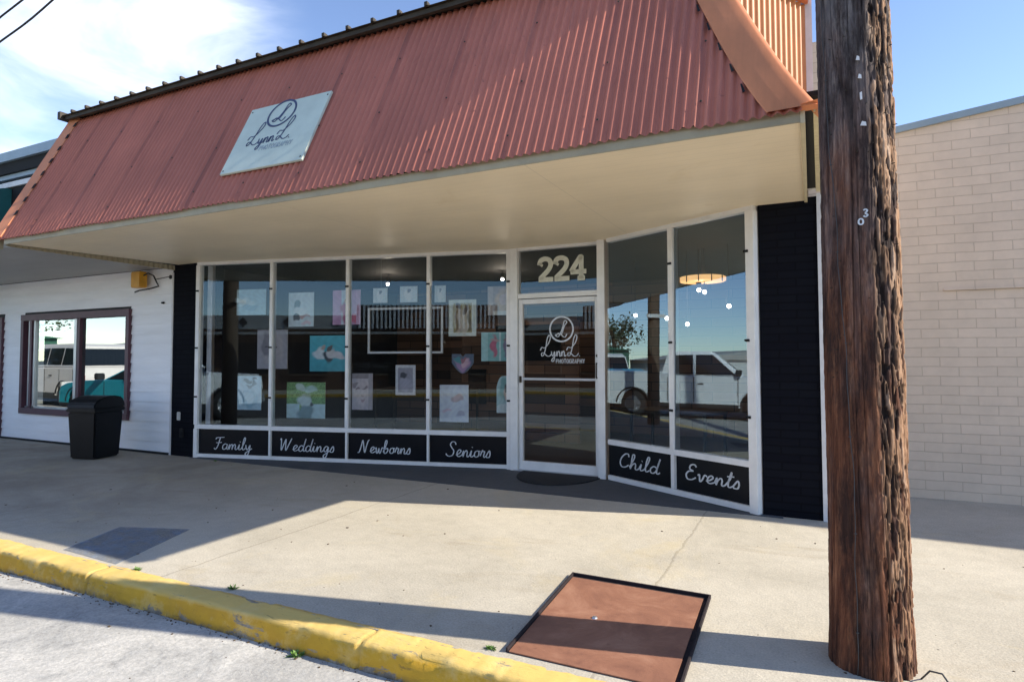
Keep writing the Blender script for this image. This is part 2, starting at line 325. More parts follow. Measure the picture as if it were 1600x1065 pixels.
M['glass_left'] = glass_mat('neighbour_window_glass', 0.30, (0.6, 0.7, 0.7), (0.95, 1, 1))

def rust_mat():
    mt, nt, b, o = nodes('rusty_steel_plate')
    c = ramp(nt, noise(nt, 3.2, 10, 0.7, dist=0.8), [(0.28, (0.20, 0.085, 0.055)), (0.5, (0.31, 0.14, 0.085)), (0.72, (0.45, 0.235, 0.15))])
    c = mixc(nt, ramp(nt, noise(nt, 14, 8, 0.75), [(0.58, (0, 0, 0)), (0.7, (0.6, 0.6, 0.6))]), c, (0.15, 0.06, 0.045))
    nt.links.new(c, b.inputs['Base Color']); b.inputs['Roughness'].default_value = 0.62; b.inputs['Metallic'].default_value = 0.15
    n1 = bump(nt, b, noise(nt, 120, 4, 0.7), 0.35, 0.003)
    v = nt.nodes.new('ShaderNodeTexBrick'); v.offset = 0.5
    return mt
M['rust'] = rust_mat()
M['rust_dark'] = simple('dark_rust_frame', (0.022, 0.014, 0.016), 0.9, 0.4, 12, metal=0.2, bmp=0.5)

def pole_mat():
    mt, nt, b, o = nodes('weathered_pole_wood')
    t = nt.nodes.new('ShaderNodeTexCoord'); sx = nt.nodes.new('ShaderNodeSeparateXYZ'); nt.links.new(t.outputs['Object'], sx.inputs[0])
    grain = noise(nt, 30, 9, 0.75, sc3=(1, 1, 0.06), dist=0.3)
    red = ramp(nt, grain, [(0.3, (0.030, 0.012, 0.008)), (0.5, (0.155, 0.058, 0.030)), (0.72, (0.40, 0.18, 0.09))])
    grey = ramp(nt, grain, [(0.3, (0.045, 0.038, 0.040)), (0.55, (0.16, 0.135, 0.13)), (0.75, (0.42, 0.35, 0.30))])
    h = nt.nodes.new('ShaderNodeMapRange'); h.inputs['From Min'].default_value = 1.2; h.inputs['From Max'].default_value = 2.7
    nt.links.new(sx.outputs['Z'], h.inputs['Value'])
    pat = noise(nt, 6, 8, 0.7, sc3=(1, 1, 0.25))
    k = mathn(nt, 'ADD', mathn(nt, 'MULTIPLY', h.outputs[0], 0.8), mathn(nt, 'MULTIPLY', mathn(nt, 'SUBTRACT', pat, 0.5), 2.6), clamp=True)
    c = mixc(nt, k, red, grey)
    k2 = ramp(nt, noise(nt, 9, 9, 0.75, sc3=(1, 1, 0.2)), [(0.46, (0, 0, 0)), (0.60, (0.85, 0.85, 0.85))])
    c = mixc(nt, k2, c, (0.028, 0.017, 0.015))
    a0 = nt.nodes.new('ShaderNodeAttribute'); a0.attribute_name = 'sun_pale'
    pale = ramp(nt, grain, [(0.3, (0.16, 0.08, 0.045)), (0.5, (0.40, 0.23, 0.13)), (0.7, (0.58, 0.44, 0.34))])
    c = mixc(nt, mathn(nt, 'MULTIPLY', a0.outputs['Fac'], 0.85), c, pale)  # ridges on the sun side painted paler, sunlight put into the wood colour
    a = nt.nodes.new('ShaderNodeAttribute'); a.attribute_name = 'depth'
    c = mixc(nt, a.outputs['Fac'], c, (0.022, 0.014, 0.012))
    nt.links.new(c, b.inputs['Base Color']); b.inputs['Roughness'].default_value = 0.9
    b.inputs['Specular IOR Level'].default_value = 0.2
    n1 = bump(nt, b, grain, 0.9, 0.008); bump(nt, b, noise(nt, 120, 5, 0.7, sc3=(1, 1, 0.15)), 0.6, 0.003, n1)
    return mt
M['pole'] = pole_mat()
def plank_mat():
    mt, nt, b, o = nodes('interior_wood_planks')
    t = nt.nodes.new('ShaderNodeTexCoord'); sx = nt.nodes.new('ShaderNodeSeparateXYZ'); cb = nt.nodes.new('ShaderNodeCombineXYZ')
    nt.links.new(t.outputs['Object'], sx.inputs[0]); nt.links.new(sx.outputs['X'], cb.inputs['X']); nt.links.new(sx.outputs['Z'], cb.inputs['Y'])
    br = nt.nodes.new('ShaderNodeTexBrick'); nt.links.new(cb.outputs[0], br.inputs['Vector'])
    br.inputs['Scale'].default_value = 1; br.inputs['Brick Width'].default_value = 0.7; br.inputs['Row Height'].default_value = 0.16
    br.inputs['Mortar Size'].default_value = 0.006
    br.inputs['Color1'].default_value = (0.26, 0.14, 0.08, 1); br.inputs['Color2'].default_value = (0.06, 0.036, 0.025, 1); br.inputs['Mortar'].default_value = (0.01, 0.01, 0.01, 1)
    nt.links.new(br.outputs['Color'], b.inputs['Base Color']); b.inputs['Roughness'].default_value = 0.6
    return mt
M['planks'] = plank_mat()
def vc_mat():
    mt, nt, b, o = nodes('printed_canvas')
    a = nt.nodes.new('ShaderNodeAttribute'); a.attribute_name = 'Col'
    nt.links.new(a.outputs['Color'], b.inputs['Base Color']); b.inputs['Roughness'].default_value = 0.55
    return mt
M['print'] = vc_mat()
def patch_mat():
    mt, nt, b, o = nodes('faded_blue_paint')
    tr = nt.nodes.new('ShaderNodeBsdfTransparent'); ms = nt.nodes.new('ShaderNodeMixShader')
    c = ramp(nt, noise(nt, 4, 8, 0.7), [(0.3, (0.36, 0.44, 0.56)), (0.7, (0.44, 0.50, 0.60))])
    nt.links.new(c, b.inputs['Base Color']); b.inputs['Roughness'].default_value = 0.8
    f = ramp(nt, noise(nt, 6, 9, 0.75), [(0.38, (0.05, 0.05, 0.05)), (0.65, (0.5, 0.5, 0.5))])
    nt.links.new(f, ms.inputs[0]); nt.links.new(tr.outputs[0], ms.inputs[1]); nt.links.new(b.outputs[0], ms.inputs[2])
    nt.links.new(ms.outputs[0], o.inputs['Surface']); return mt
M['patch'] = patch_mat()

# ------------------------------------------------------------------ object helpers
def tag(o, label=None, cat=None, group=None, kind=None):
    if label: o['label'] = label
    if cat: o['category'] = cat
    if group: o['group'] = group
    if kind: o['kind'] = kind
    return o
def empty(name, loc=(0, 0, 0), rz=0.0, label=None, cat=None, group=None):
    o = bpy.data.objects.new(name, None); col.objects.link(o); o.location = loc; o.rotation_euler = (0, 0, rz)
    o.empty_display_size = 0.1
    return tag(o, label, cat, group)
class MB:
    def __init__(s): s.v = []; s.f = []
    def add(s, v, f):
        n = len(s.v); s.v += [tuple(map(float, p)) for p in v]; s.f += [tuple(i + n for i in q) for q in f]; return s
    def box(s, x0, x1, y0, y1, z0, z1, T=None):
        v = [(x0, y0, z0), (x1, y0, z0), (x1, y1, z0), (x0, y1, z0), (x0, y0, z1), (x1, y0, z1), (x1, y1, z1), (x0, y1, z1)]
        if T: v = [T(*p) for p in v]
        return s.add(v, [(0, 3, 2, 1), (4, 5, 6, 7), (0, 1, 5, 4), (1, 2, 6, 5), (2, 3, 7, 6), (3, 0, 4, 7)])
    def prism(s, poly, z0, z1, T=None):
        n = len(poly); v = [(x, y, z0) for x, y in poly] + [(x, y, z1) for x, y in poly]
        if T: v = [T(*p) for p in v]
        f = [tuple(range(n))[::-1], tuple(range(n, 2 * n))] + [(i, (i + 1) % n, n + (i + 1) % n, n + i) for i in range(n)]
        return s.add(v, f)
    def tube(s, pts, r, n=8, cap=True):
        pts = [Vector(p) for p in pts]; rs = r if isinstance(r, (list, tuple)) else [r] * len(pts)
        v = []; prevx = None
        for i, p in enumerate(pts):
            d = (pts[min(i + 1, len(pts) - 1)] - pts[max(i - 1, 0)]).normalized()
            a = Vector((0, 0, 1)) if abs(d.z) < 0.9 else Vector((1, 0, 0))
            x = d.cross(a).normalized() if prevx is None else (prevx - d * prevx.dot(d)).normalized()
            prevx = x; y = d.cross(x)
            for k in range(n):
                t = 2 * math.pi * k / n; v.append(p + (x * math.cos(t) + y * math.sin(t)) * rs[i])
        f = [(i * n + k, i * n + (k + 1) % n, (i + 1) * n + (k + 1) % n, (i + 1) * n + k) for i in range(len(pts) - 1) for k in range(n)]
        if cap: f += [tuple(range(n))[::-1], tuple(range((len(pts) - 1) * n, len(pts) * n))]
        return s.add(v, f)
    def lathe(s, prof, n=24, T=None):
        v = []
        for r, z in prof:
            for k in range(n):
                t = 2 * math.pi * k / n; p = (r * math.cos(t), r * math.sin(t), z); v.append(T(*p) if T else p)
        f = [(i * n + k, i * n + (k + 1) % n, (i + 1) * n + (k + 1) % n, (i + 1) * n + k) for i in range(len(prof) - 1) for k in range(n)]
        return s.add(v, f)
    def build(s, name, mat, parent=None, smooth=False, bevel=0, fix=True, label=None):
        me = bpy.data.meshes.new(name); me.from_pydata(s.v, [], s.f); me.update()
        if fix or bevel:
            bm = bmesh.new(); bm.from_mesh(me)
            bmesh.ops.recalc_face_normals(bm, faces=bm.faces)
            if bevel:
                es = [e for e in bm.edges if len(e.link_faces) == 2 and e.calc_face_angle(0) > 0.5]
                bmesh.ops.bevel(bm, geom=es, offset=bevel, segments=2, affect='EDGES', clamp_overlap=True)
            bm.to_mesh(me); bm.free()
        if smooth: me.polygons.foreach_set('use_smooth', [True] * len(me.polygons))
        o = bpy.data.objects.new(name, me); col.objects.link(o); me.materials.append(M[mat] if isinstance(mat, str) else mat)
        if parent is not None:
            o.parent = parent; o.matrix_parent_inverse = Matrix.Identity(4)
        if label: o['label'] = label
        return o
def copy_tree(o, parent=None):
    c = o.copy(); col.objects.link(c); c.parent = parent
    for ch in [x for x in col.objects if x.parent == o]: copy_tree(ch, c)
    return c
def sub(a, b): return (a[0] - b[0], a[1] - b[1], a[2] - b[2])

# ================================================================== SETTING
KX0, KX1 = -60.0, 25.0
KY0, KY1 = 2.445, 2.60
RZ = -0.132
g = MB(); g.add([(-500, -500, RZ - 0.03), (500, -500, RZ - 0.03), (500, 500, RZ - 0.03), (-500, 500, RZ - 0.03)], [(0, 1, 2, 3)])
tag(g.build('ground', 'asphalt'), kind='structure')
g = MB(); g.box(KX0, KX1, -9.6, -1.2, RZ - 0.02, RZ - 0.004)
tag(g.build('road', 'asphalt'), kind='structure')
g = MB(); g.box(KX0, KX1, -1.2, KY0 + 0.02, RZ - 0.02, RZ)
tag(g.build('parking_strip', 'road'), kind='structure')
# sidewalk with plate hole and recess zone
g = MB(); g.box(KX0, KX1, KY1 - 0.01, 12, -0.2, 0.0)
tag(g.build('sidewalk', 'walk'), kind='structure')
# old grey slab in the left, stained
g = MB(); g.prism([(-14, 2.63), (-4.9, 2.63), (-5.6, 5.84), (-14, 5.84)], 0.0, 0.004)
# recess floor
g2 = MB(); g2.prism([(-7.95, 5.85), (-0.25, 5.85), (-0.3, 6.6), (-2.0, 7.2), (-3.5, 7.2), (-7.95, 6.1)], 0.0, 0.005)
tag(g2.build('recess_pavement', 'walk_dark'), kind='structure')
g2 = MB(); g2.prism([(-4.98, 2.66), (-4.3, 2.63), (-4.62, 3.42), (-5.22, 3.22)], 0.0, 0.003)
tag(g2.build('faded_paint_patch', 'patch'), kind='structure')
# kerb: rounded lumpy profile
ks = []; nx = 900
prof = [(KY1 + 0.015, -0.10), (KY1 + 0.005, 0.006), (KY1 - 0.02, 0.004), (KY0 + 0.035, 0.002), (KY0 + 0.012, -0.004), (KY0 + 0.001, -0.018), (KY0 - 0.010, -0.075), (KY0 - 0.020, -0.16)]
xs = np.concatenate([np.linspace(KX0, -9, 120)[:-1], np.linspace(-9, 1.5, 700), np.linspace(1.5, KX1, 60)[1:]])
def n1(x, s):  # smooth 1D noise
    i = np.floor(x); fr = x - i; fr = fr * fr * (3 - 2 * fr)
    h = lambda k: np.modf(np.sin(k * 12.9898 + s * 78.233) * 43758.5453)[0]
    return h(i) * (1 - fr) + h(i + 1) * fr
k = MB(); vv = []; ff = []
for i, x in enumerate(xs):
    for j, (y, z) in enumerate(prof):
        a = 0.006 * float(n1(x * 1.3, j * 0.0 + 1)) + 0.004 * float(n1(x * 7, j + 3)) + 0.004 * float(n1(x * 31, j + 13))
        jt = 0.0
        for jx in (-7.35, -4.3, -2.05, 0.9):
            jt += 0.014 * math.exp(-((x - jx) / 0.007) ** 2)
        chip = 0.022 * max(0, float(n1(x * 3.1, 21)) - 0.72) / 0.28 if j in (4, 5) else 0
        dz = -a - (jt + chip if j > 1 else 0); dy = (a if j > 2 else 0) + (jt + chip if j > 3 else 0)
        vv.append((x, y + dy, z + (dz if j not in (0, 7) else 0)))
npf = len(prof)
for i in range(len(xs) - 1):
    for j in range(npf - 1): ff.append((i * npf + j, (i + 1) * npf + j, (i + 1) * npf + j + 1, i * npf + j + 1))
k.add(vv, ff); tag(k.build('kerb', 'kerb', smooth=True), kind='structure')
# far side of the street
g = MB(); g.box(KX0, KX1, -9.75, -9.6, -0.2, 0.0); tag(g.build('kerb', 'kerb'), kind='structure')
g = MB(); g.box(KX0, KX1, -30, -9.75, -0.2, -0.005); tag(g.build('sidewalk', 'walk'), kind='structure')

# ================================================================== THE SHOP
shop = empty('shop_building', (-4, 6, 0), 0, 'cream-soffited photography shop with red-brown corrugated mansard canopy and recessed angled glass front', 'shop')
def sp(mb, name, mat, **k):   # shop part, given in world coordinates
    mb.v = [sub(p, (-4, 6, 0)) for p in mb.v]; return mb.build(name, mat, k.pop('parent', shop), **k)
# sub-part of a part: same local frame (parts sit at the shop's origin)
def ssp(mb, name, mat, parent, **k):
    mb.v = [sub(p, (-4, 6, 0)) for p in mb.v]; return mb.build(name, mat, parent, **k)

# --- walls
b = MB(); b.box(-8.42, -7.93, 5.90, 6.35, 0, 2.80); sp(b, 'black_wall', 'black_brick')
b = MB(); b.box(-0.415, 0.10, 5.915, 6.2, 0, 2.80); sp(b, 'black_wall', 'black_brick')
b = MB(); b.box(0.0, 0.10, 6.2, 13, 0, 4.3); sp(b, 'side_wall', 'tan_brick')
b = MB(); b.box(-8.42, -8.32, 6.36, 13, 0, 4.3); b.box(-8.3, 0, 12.9, 13, 0, 4.3); sp(b, 'rear_wall', 'brown_brick')
# corner boards
b = MB(); b.box(0.062, 0.098, 5.89, 5.913, 0, 2.82); sp(b, 'corner_trim', 'white_old')
b = MB(); b.box(-0.012, 0.058, 5.87, 5.91, 2.86, 5.2); b.box(-0.7, -0.012, 5.9, 5.96, 2.9, 5.0); sp(b, 'upper_corner_board', 'white_old')
b = MB(); b.box(-8.452, -8.422, 5.89, 5.93, 0, 2.66); sp(b, 'corner_trim', 'white_old')

# --- soffit over canopy and recess
SZ0 = 2.77
b = MB(); b.prism([(-8.60, 3.885), (-0.035, 3.885), (-0.02, 5.93), (-0.43, 5.95), (-2.14, 6.90), (-3.38, 7.0), (-7.9, 5.96), (-8.33, 5.93)], SZ0, SZ0 + 0.03); sp(b, 'soffit', 'soffit')
b = MB(); b.box(-8.62, -0.03, 3.872, 3.884, SZ0 - 0.012, 2.834); sp(b, 'fascia_board', 'fascia')
b = MB(); b.box(-0.033, -0.008, 3.87, 5.90, SZ0 - 0.02, 2.83); sp(b, 'soffit_edge_board', 'fascia_in')
b = MB()
b.box(-8.6, 0.1, 3.95, 5.85, 2.93, 2.96); sp(b, 'canopy_deck', 'black')
# scalloped strips at both ends
def scallop(path0, path1, n, up, amp, vertical, name, mat):
    b = MB(); vs = []; fs = []
    p0 = Vector(path0); p1 = Vector(path1)
    for i in range(n * 8 + 1):
        t = i / (n * 8); p = p0.lerp(p1, t); w = amp * math.sin(2 * math.pi * i / 8)
        if vertical: vs += [(p.x + w, p.y, p.z), (p.x + w, p.y, p.z + up)]
        else: vs += [(p.x, p.y, p.z + w), (p.x + up, p.y, p.z + w)]
    fs = [(2 * i, 2 * i + 1, 2 * i + 3, 2 * i + 2) for i in range(n * 8)]
    b.add(vs, fs); return sp(b, name, mat, smooth=True, fix=False)
scallop((-8.64, 3.9, 2.745), (-8.38, 5.88, 2.69), 30, 0.07, 0.008, True, 'corrugated_closure', 'fascia')
scallop((0.035, 3.88, 2.835), (0.06, 5.9, 2.84), 29, 0.055, 0.009, False, 'corrugated_closure', 'fascia_in')

# --- mansard sheet
ZB, ZT, YB, SL = 2.835, 4.56, 3.852, 0.485
nrm = Vector((0, -1, SL)).normalized()
def face_pt(x, z, off=0.0):
    p = Vector((x, YB + (z - ZB) * SL, z)) + nrm * off; return p
XL = -8.75
def xr(z): return 0.0 - 0.405 * (z - ZB)
pitchc = 0.0677; amp = 0.0112; npp = 10
ncol = int(8.75 / pitchc * npp) + 1; nrow = 26
b = MB(); vs = np.zeros((ncol + 1, nrow + 1, 3))
hh = np.linspace(0, 1, nrow + 1)
for i in range(ncol + 1):
    x = XL + i * pitchc / npp
    sheet = math.floor((x - XL) / 0.677)
    lap = 0.004 * ((x - XL) / 0.677 - sheet)
    w = amp * math.cos(2 * math.pi * (x - XL) / pitchc) + lap + 0.003 * math.sin(x * 1.7)
    jag = 0.006 * math.sin(sheet * 4.1)
    for j, t in enumerate(hh):
        z = ZB - 0.02 + jag * (1 - t) + (ZT - ZB + 0.02) * t
        dent = 0.004 * math.sin(x * 2.3 + z * 3.1) * math.sin(z * 2.2)
        xx = min(x, xr(z) - 0.03)
        vs[i, j] = face_pt(xx, z, w + dent)
V = [tuple(p) for p in vs.reshape(-1, 3)]; n_ = nrow + 1
F = []
for i in range(ncol):
    for j in range(nrow):
        a, c_ = vs[i, j], vs[i + 1, j]
        if abs(a[0] - c_[0]) < 1e-6 and abs(vs[i, j + 1][0] - vs[i + 1, j + 1][0]) < 1e-6: continue
        F.append((i * n_ + j, (i + 1) * n_ + j, (i + 1) * n_ + j + 1, i * n_ + j + 1))
b.add(V, F)
mans = sp(b, 'mansard_sheet', 'copper', smooth=True, fix=False)
# sheet lap fixings
b = MB()
for i in range(13):
    for z in (3.0, 3.5, 4.1):
        p = face_pt(XL + 0.03 + i * 0.677, z, 0.012)
        b = MB(); b.lathe([(0.0, 0.006), (0.007, 0.005), (0.009, 0.0)], 6, T=lambda x, y, zz, p=p: (p.x + x, p.y + y * 0.4 - zz, p.z + y)); ssp(b, 'screw_head', 'dark_metal', mans)
# sagging joint lines / left rake flashing with slots
b = MB()
pts = [(XL - 0.035, 0.03), (XL - 0.03, 0.045), (XL + 0.13, 0.022), (XL + 0.135, 0.012)]
vs2 = []
for z in np.linspace(ZB, ZT, 30):
    for (x, o_) in pts: vs2.append(face_pt(x, z, o_))
b.add(vs2, [(i * 4 + j, i * 4 + j + 1, (i + 1) * 4 + j + 1, (i + 1) * 4 + j) for i in range(29) for j in range(3)])
rake = sp(b, 'rake_flashing', 'copper_cap', fix=False)
b = MB()
for k_ in range(9):
    z = ZB + 0.28 + k_ * 0.185
    c0 = face_pt(XL + 0.115, z, 0.022); c1 = face_pt(XL + 0.15, z + 0.01, 0.019); c2 = face_pt(XL + 0.15, z + 0.075, 0.019); c3 = face_pt(XL + 0.115, z + 0.065, 0.022)
    up = nrm * 0.004; b = MB()
    b.add([c0, c1, c2, c3] + [p + up for p in (c0, c1, c2, c3)], [(4, 5, 6, 7), (0, 1, 5, 4), (1, 2, 6, 5), (2, 3, 7, 6), (3, 0, 4, 7)])
    ssp(b, 'closure_gap', 'black', rake)
# end closing of mansard, left gable
b = MB(); b.add([face_pt(XL - 0.02, ZB), face_pt(XL - 0.02, ZT), (XL - 0.02, 5.95, ZT), (XL - 0.02, 5.95, ZB)], [(0, 1, 2, 3)]); sp(b, 'gable_end', 'copper_cap', fix=False)
# hip cap (right edge), bent strip that flares at the foot
b = MB(); vs2 = []; rows = 40
for i in range(rows + 1):
    t = i / rows; z = ZB - 0.012 + (ZT - ZB) * t
    r0 = xr(z) + 0.06 * (1 - t) ** 6
    wdt = 0.275 - 0.045 * t
    wob_ = 0.003 * math.sin(z * 9)
    prof_ = [(r0 - wdt, 0.013), (r0 - wdt + 0.006, 0.019 + wob_), (r0 - wdt * 0.6, 0.021 + wob_), (r0 - 0.085, 0.024), (r0 - 0.035, 0.026), (r0 - 0.008, 0.018), (r0 + 0.004, -0.005), (r0 + 0.004, -0.10)]
    for (x, o_) in prof_: vs2.append(face_pt(x, z, o_))
b.add(vs2, [(i * 8 + j, i * 8 + j + 1, (i + 1) * 8 + j + 1, (i + 1) * 8 + j) for i in range(rows) for j in range(7)])
cap = sp(b, 'hip_cap', 'copper_cap', smooth=True, fix=False)
b = MB(); c_ = face_pt(-0.265, ZB - 0.012, 0.02)
b.add([face_pt(-0.03, ZB - 0.004, 0.03), face_pt(0.06, ZB + 0.0, 0.045), face_pt(0.065, ZB + 0.0, -0.03), face_pt(-0.03, ZB - 0.004, -0.03)], [(0, 1, 2, 3)])
ssp(b, 'cap_foot', 'copper_cap', cap, fix=False)
b = MB()
for z in (3.42, 3.62, 3.82, 4.02, 4.22, 3.22, 3.04):
    x = xr(z) - 0.26; q = [face_pt(x - 0.022, z + 0.035, 0.014), face_pt(x - 0.012, z + 0.035, 0.014), face_pt(x + 0.010, z - 0.03, 0.014), face_pt(x - 0.006, z - 0.035, 0.014)]
    up = nrm * 0.003; b = MB(); b.add(q + [p + up for p in q], [(4, 5, 6, 7), (0, 1, 5, 4), (1, 2, 6, 5), (2, 3, 7, 6), (3, 0, 4, 7)])
    ssp(b, 'cap_gap', 'black', cap)
# end wall sheet behind the hip (corrugated, facing right-front)
b = MB(); p0 = Vector((0.0, 5.88, 0)); p1 = Vector((-0.70, 4.70, 0)); dd = (p1 - p0); Ln = dd.length; dd.normalize(); nn_ = Vector((-dd.y, dd.x, 0)); vs2 = []
if nn_.dot(Vector((1, -0.6, 0))) < 0: nn_ = -nn_
N = 200
for i in range(N + 1):
    s = Ln * i / N; w = 0.011 * math.cos(2 * math.pi * s / 0.075)
    p = p0 + dd * s + nn_ * w
    vs2 += [(p.x, p.y, 2.86), (p.x, p.y, 4.50)]
b.add(vs2, [(2 * i, 2 * i + 1, 2 * i + 3, 2 * i + 2) for i in range(N)]); sp(b, 'end_wall_sheet', 'orange', smooth=True, fix=False)
b = MB(); b.prism([(p0.x + 0.03, 5.9), (p0.x + 0.03, 5.80), (p1.x + 0.05, 4.62), (p1.x - 0.1, 4.8)], 4.50, 4.56); sp(b, 'end_wall_trim', 'copper_cap')
b = MB(); b.prism([(0.04, 3.92), (0.10, 5.9), (-0.3, 5.9), (-0.75, 4.75), (-0.2, 4.0)], 2.862, 2.872); sp(b, 'hip_shelf', 'black')
# black shelf above stands in for the shaded gap beside the soffit
# --- roof: ribbed metal panel with an eave
b = MB(); RX0, RX1 = -8.84, -0.78; pr = [(0, 0)]
xs_ = []; x = RX0
while x < RX1 - 0.01:
    xs_ += [(x, 0), (x + 0.235, 0), (x + 0.247, 0.034), (x + 0.272, 0.034), (x + 0.284, 0)]; x += 0.305
YE = face_pt(0, ZT).y - 0.135; ZE = ZT + 0.03
vs2 = []
for (x, h) in xs_:
    vs2 += [(x, YE, ZE + h), (x, YE + 0.0, ZE + h - 0.004), (x, 13, ZE + h + 0.25), (x, 13, ZE + h + 0.246)]
nq = len(xs_)
fs = []
for i in range(nq - 1):
    a = i * 4; c_ = a + 4
    fs += [(a, c_, c_ + 2, a + 2), (a + 1, a + 3, c_ + 3, c_ + 1), (a, a + 1, c_ + 1, c_)]
b.add(vs2, fs); roof = sp(b, 'roof_panel', 'dark_metal', fix=False)
b = MB(); b.box(RX0 + 0.02, RX1, YE + 0.03, YE + 0.07, ZE - 0.05, ZE - 0.006); ssp(b, 'eave_purlin', 'dark_metal', roof)
b = MB()
x = RX0 + 0.26
while x < RX1:
    b = MB(); b.box(x - 0.016, x + 0.016, YE - 0.012, YE + 0.03, ZE + 0.002, ZE + 0.036); x += 0.305; ssp(b, 'rib_end_closure', 'dark_metal', roof)
b = MB(); b.box(RX0 - 0.03, RX0 + 0.03, YE - 0.02, 6.2, ZE - 0.05, ZE + 0.05); ssp(b, 'gable_trim', 'dark_metal', roof)

# --- storefront frames -------------------------------------------------
def plane_T(p, q):
    p = Vector((p[0], p[1], 0)); q = Vector((q[0], q[1], 0)); u = (q - p).normalized(); n = Vector((u.y, -u.x, 0))  # n towards the street
    return (lambda s, d, z: tuple(p + u * s + n * d + Vector((0, 0, z)))), (q - p).length
T1, L1 = plane_T((-7.9, 5.92), (-3.4, 6.97))
TD, LD = plane_T((-3.36, 6.95), (-2.2, 6.96))
T2, L2 = plane_T((-2.12, 6.85), (-0.43, 5.91))
FT = 2.775
def fbox(T, s0, s1, d0, d1, z0, z1, name='mullion', mat='white', bevel=0.003, **k):
    b = MB(); b.box(s0, s1, d0, d1, z0, z1, T); return sp(b, name, mat, bevel=bevel, **k)
def clip(T, s, z, par):
    b = MB(); b.box(s - 0.022, s + 0.022, 0.052, 0.066, z - 0.011, z + 0.011, T); b.box(s - 0.008, s + 0.008, 0.0655, 0.075, z - 0.008, z + 0.008, T)
    return ssp(b, 'glass_clip', 'black', par)
PW = (L1) / 4
S1 = [0.0, 1.20, 2.35, 3.50, L1]
# wide window wall
sill = fbox(T1, 0.0, L1 - 0.02, -0.04, 0.048, 0.41, 0.468, 'sill_rail')
fbox(T1, 0.0, L1 - 0.02, -0.04, 0.048, 0.012, 0.060, 'bottom_rail')
fbox(T1, 0.0, L1 - 0.02, -0.04, 0.048, 2.728, FT, 'head_rail')
for i, s in enumerate(S1):
    w = 0.045 if 0 < i < 4 else 0.06
    s0 = s - w / 2 if 0 < i < 4 else (s - 0.01 if i == 0 else s - 0.075)
    s1 = s0 + w
    mu_ = fbox(T1, s0, s1, -0.04, 0.053, 0.469, 2.727)
    if 0 < i < 4: fbox(T1, s0 + 0.008, s1 - 0.008, -0.04, 0.05, 0.061, 0.409, 'lower_mullion')
    else: fbox(T1, s0, s1, -0.04, 0.053, 0.005, 0.409, 'lower_mullion')
    for z in (0.86, 1.55, 2.36): clip(T1, (s0 + s1) / 2, z, mu_)
def pane(T, s0, s1, z0, z1, rot, name='window_pane', mat='glass', par=None, tilt=0.0):
    sm = (s0 + s1) / 2; t = math.tan(R(rot)); b = MB()
    k = math.tan(R(tilt)); zm = (z0 + z1) / 2
    v = [T(s0, (s0 - sm) * t - (z0 - zm) * k, z0), T(s1, (s1 - sm) * t - (z0 - zm) * k, z0), T(s1, (s1 - sm) * t - (z1 - zm) * k, z1), T(s0, (s0 - sm) * t - (z1 - zm) * k, z1)]
    b.add(v, [(0, 1, 2, 3)]); return sp(b, name, mat, fix=False) if par is None else ssp(b, name, mat, par, fix=False)
ROT1, ROT2 = -1.5, -3.5
for i in range(4): pane(T1, S1[i] + 0.02, S1[i + 1] - 0.02, 0.45, 2.74, ROT1 + (0.15, -0.1, 0.1, -0.12)[i])

# ---- hand-lettered strokes
G = {}
def gl(ch, adv, *st): G[ch] = (adv, st)
gl('F', .62, [(.05, .80), (.12, .92), (.35, .95), (.70, .98)], [(.40, .95), (.34, .6), (.26, .2), (.12, -.02), (.0, .08)], [(.12, .52), (.35, .52), (.55, .56)])
gl('W', 1.0, [(.0, .85), (.06, .95), (.10, .6), (.16, .02), (.32, .6), (.42, .9), (.44, .5), (.50, .02), (.68, .5), (.84, .98)])
gl('N', .92, [(-.05, -.02), (.08, .05), (.18, .5), (.26, .95), (.38, .5), (.52, .0), (.60, .5), (.70, .92), (.80, .98)])
gl('S', .66, [(.58, .78), (.50, .95), (.30, .97), (.20, .78), (.32, .58), (.48, .36), (.42, .08), (.18, .0), (.0, .1), (-.02, .18)])
gl('C', .62, [(.52, .76), (.46, .95), (.28, .92), (.10, .62), (.06, .28), (.18, .03), (.38, .04), (.56, .2)])
gl('E', .62, [(.50, .82), (.38, .96), (.20, .88), (.18, .66), (.36, .56), (.14, .50), (.03, .28), (.12, .03), (.34, .02), (.54, .18)])
gl('L', .86, [(-.05, .28), (.06, .42), (.26, .40), (.52, .60), (.66, .86), (.58, 1.0), (.44, .82), (.34, .42), (.20, .08), (.06, .02), (.04, .14), (.20, .16), (.42, .02), (.62, .02), (.76, .14)])
gl('a', .50, [(.38, .38), (.22, .44), (.06, .28), (.08, .04), (.22, .0), (.36, .16), (.40, .42), (.38, .10), (.46, .0), (.54, .10)])
gl('m', .74, [(.0, .08), (.08, .40), (.08, .0), (.14, .28), (.24, .42), (.30, .30), (.30, .0), (.36, .28), (.46, .42), (.54, .30), (.54, .06), (.62, .0), (.76, .12)])
gl('i', .28, [(.0, .08), (.10, .42), (.08, .08), (.16, .0), (.30, .12)], [(.12, .62), (.13, .66)])
gl('l', .30, [(.0, .08), (.18, .60), (.22, .92), (.14, .96), (.08, .60), (.08, .12), (.16, .0), (.30, .12)])
gl('y', .50, [(.02, .40), (.08, .10), (.20, .04), (.34, .38), (.34, .0), (.26, -.36), (.10, -.42), (.06, -.28), (.24, -.10), (.52, .12)])
gl('e', .42, [(.0, .10), (.20, .20), (.32, .36), (.22, .46), (.08, .32), (.08, .08), (.22, .0), (.44, .12)])
gl('d', .52, [(.36, .36), (.20, .44), (.05, .26), (.08, .03), (.22, .0), (.36, .22), (.48, .98), (.40, .50), (.38, .08), (.46, .0), (.56, .10)])
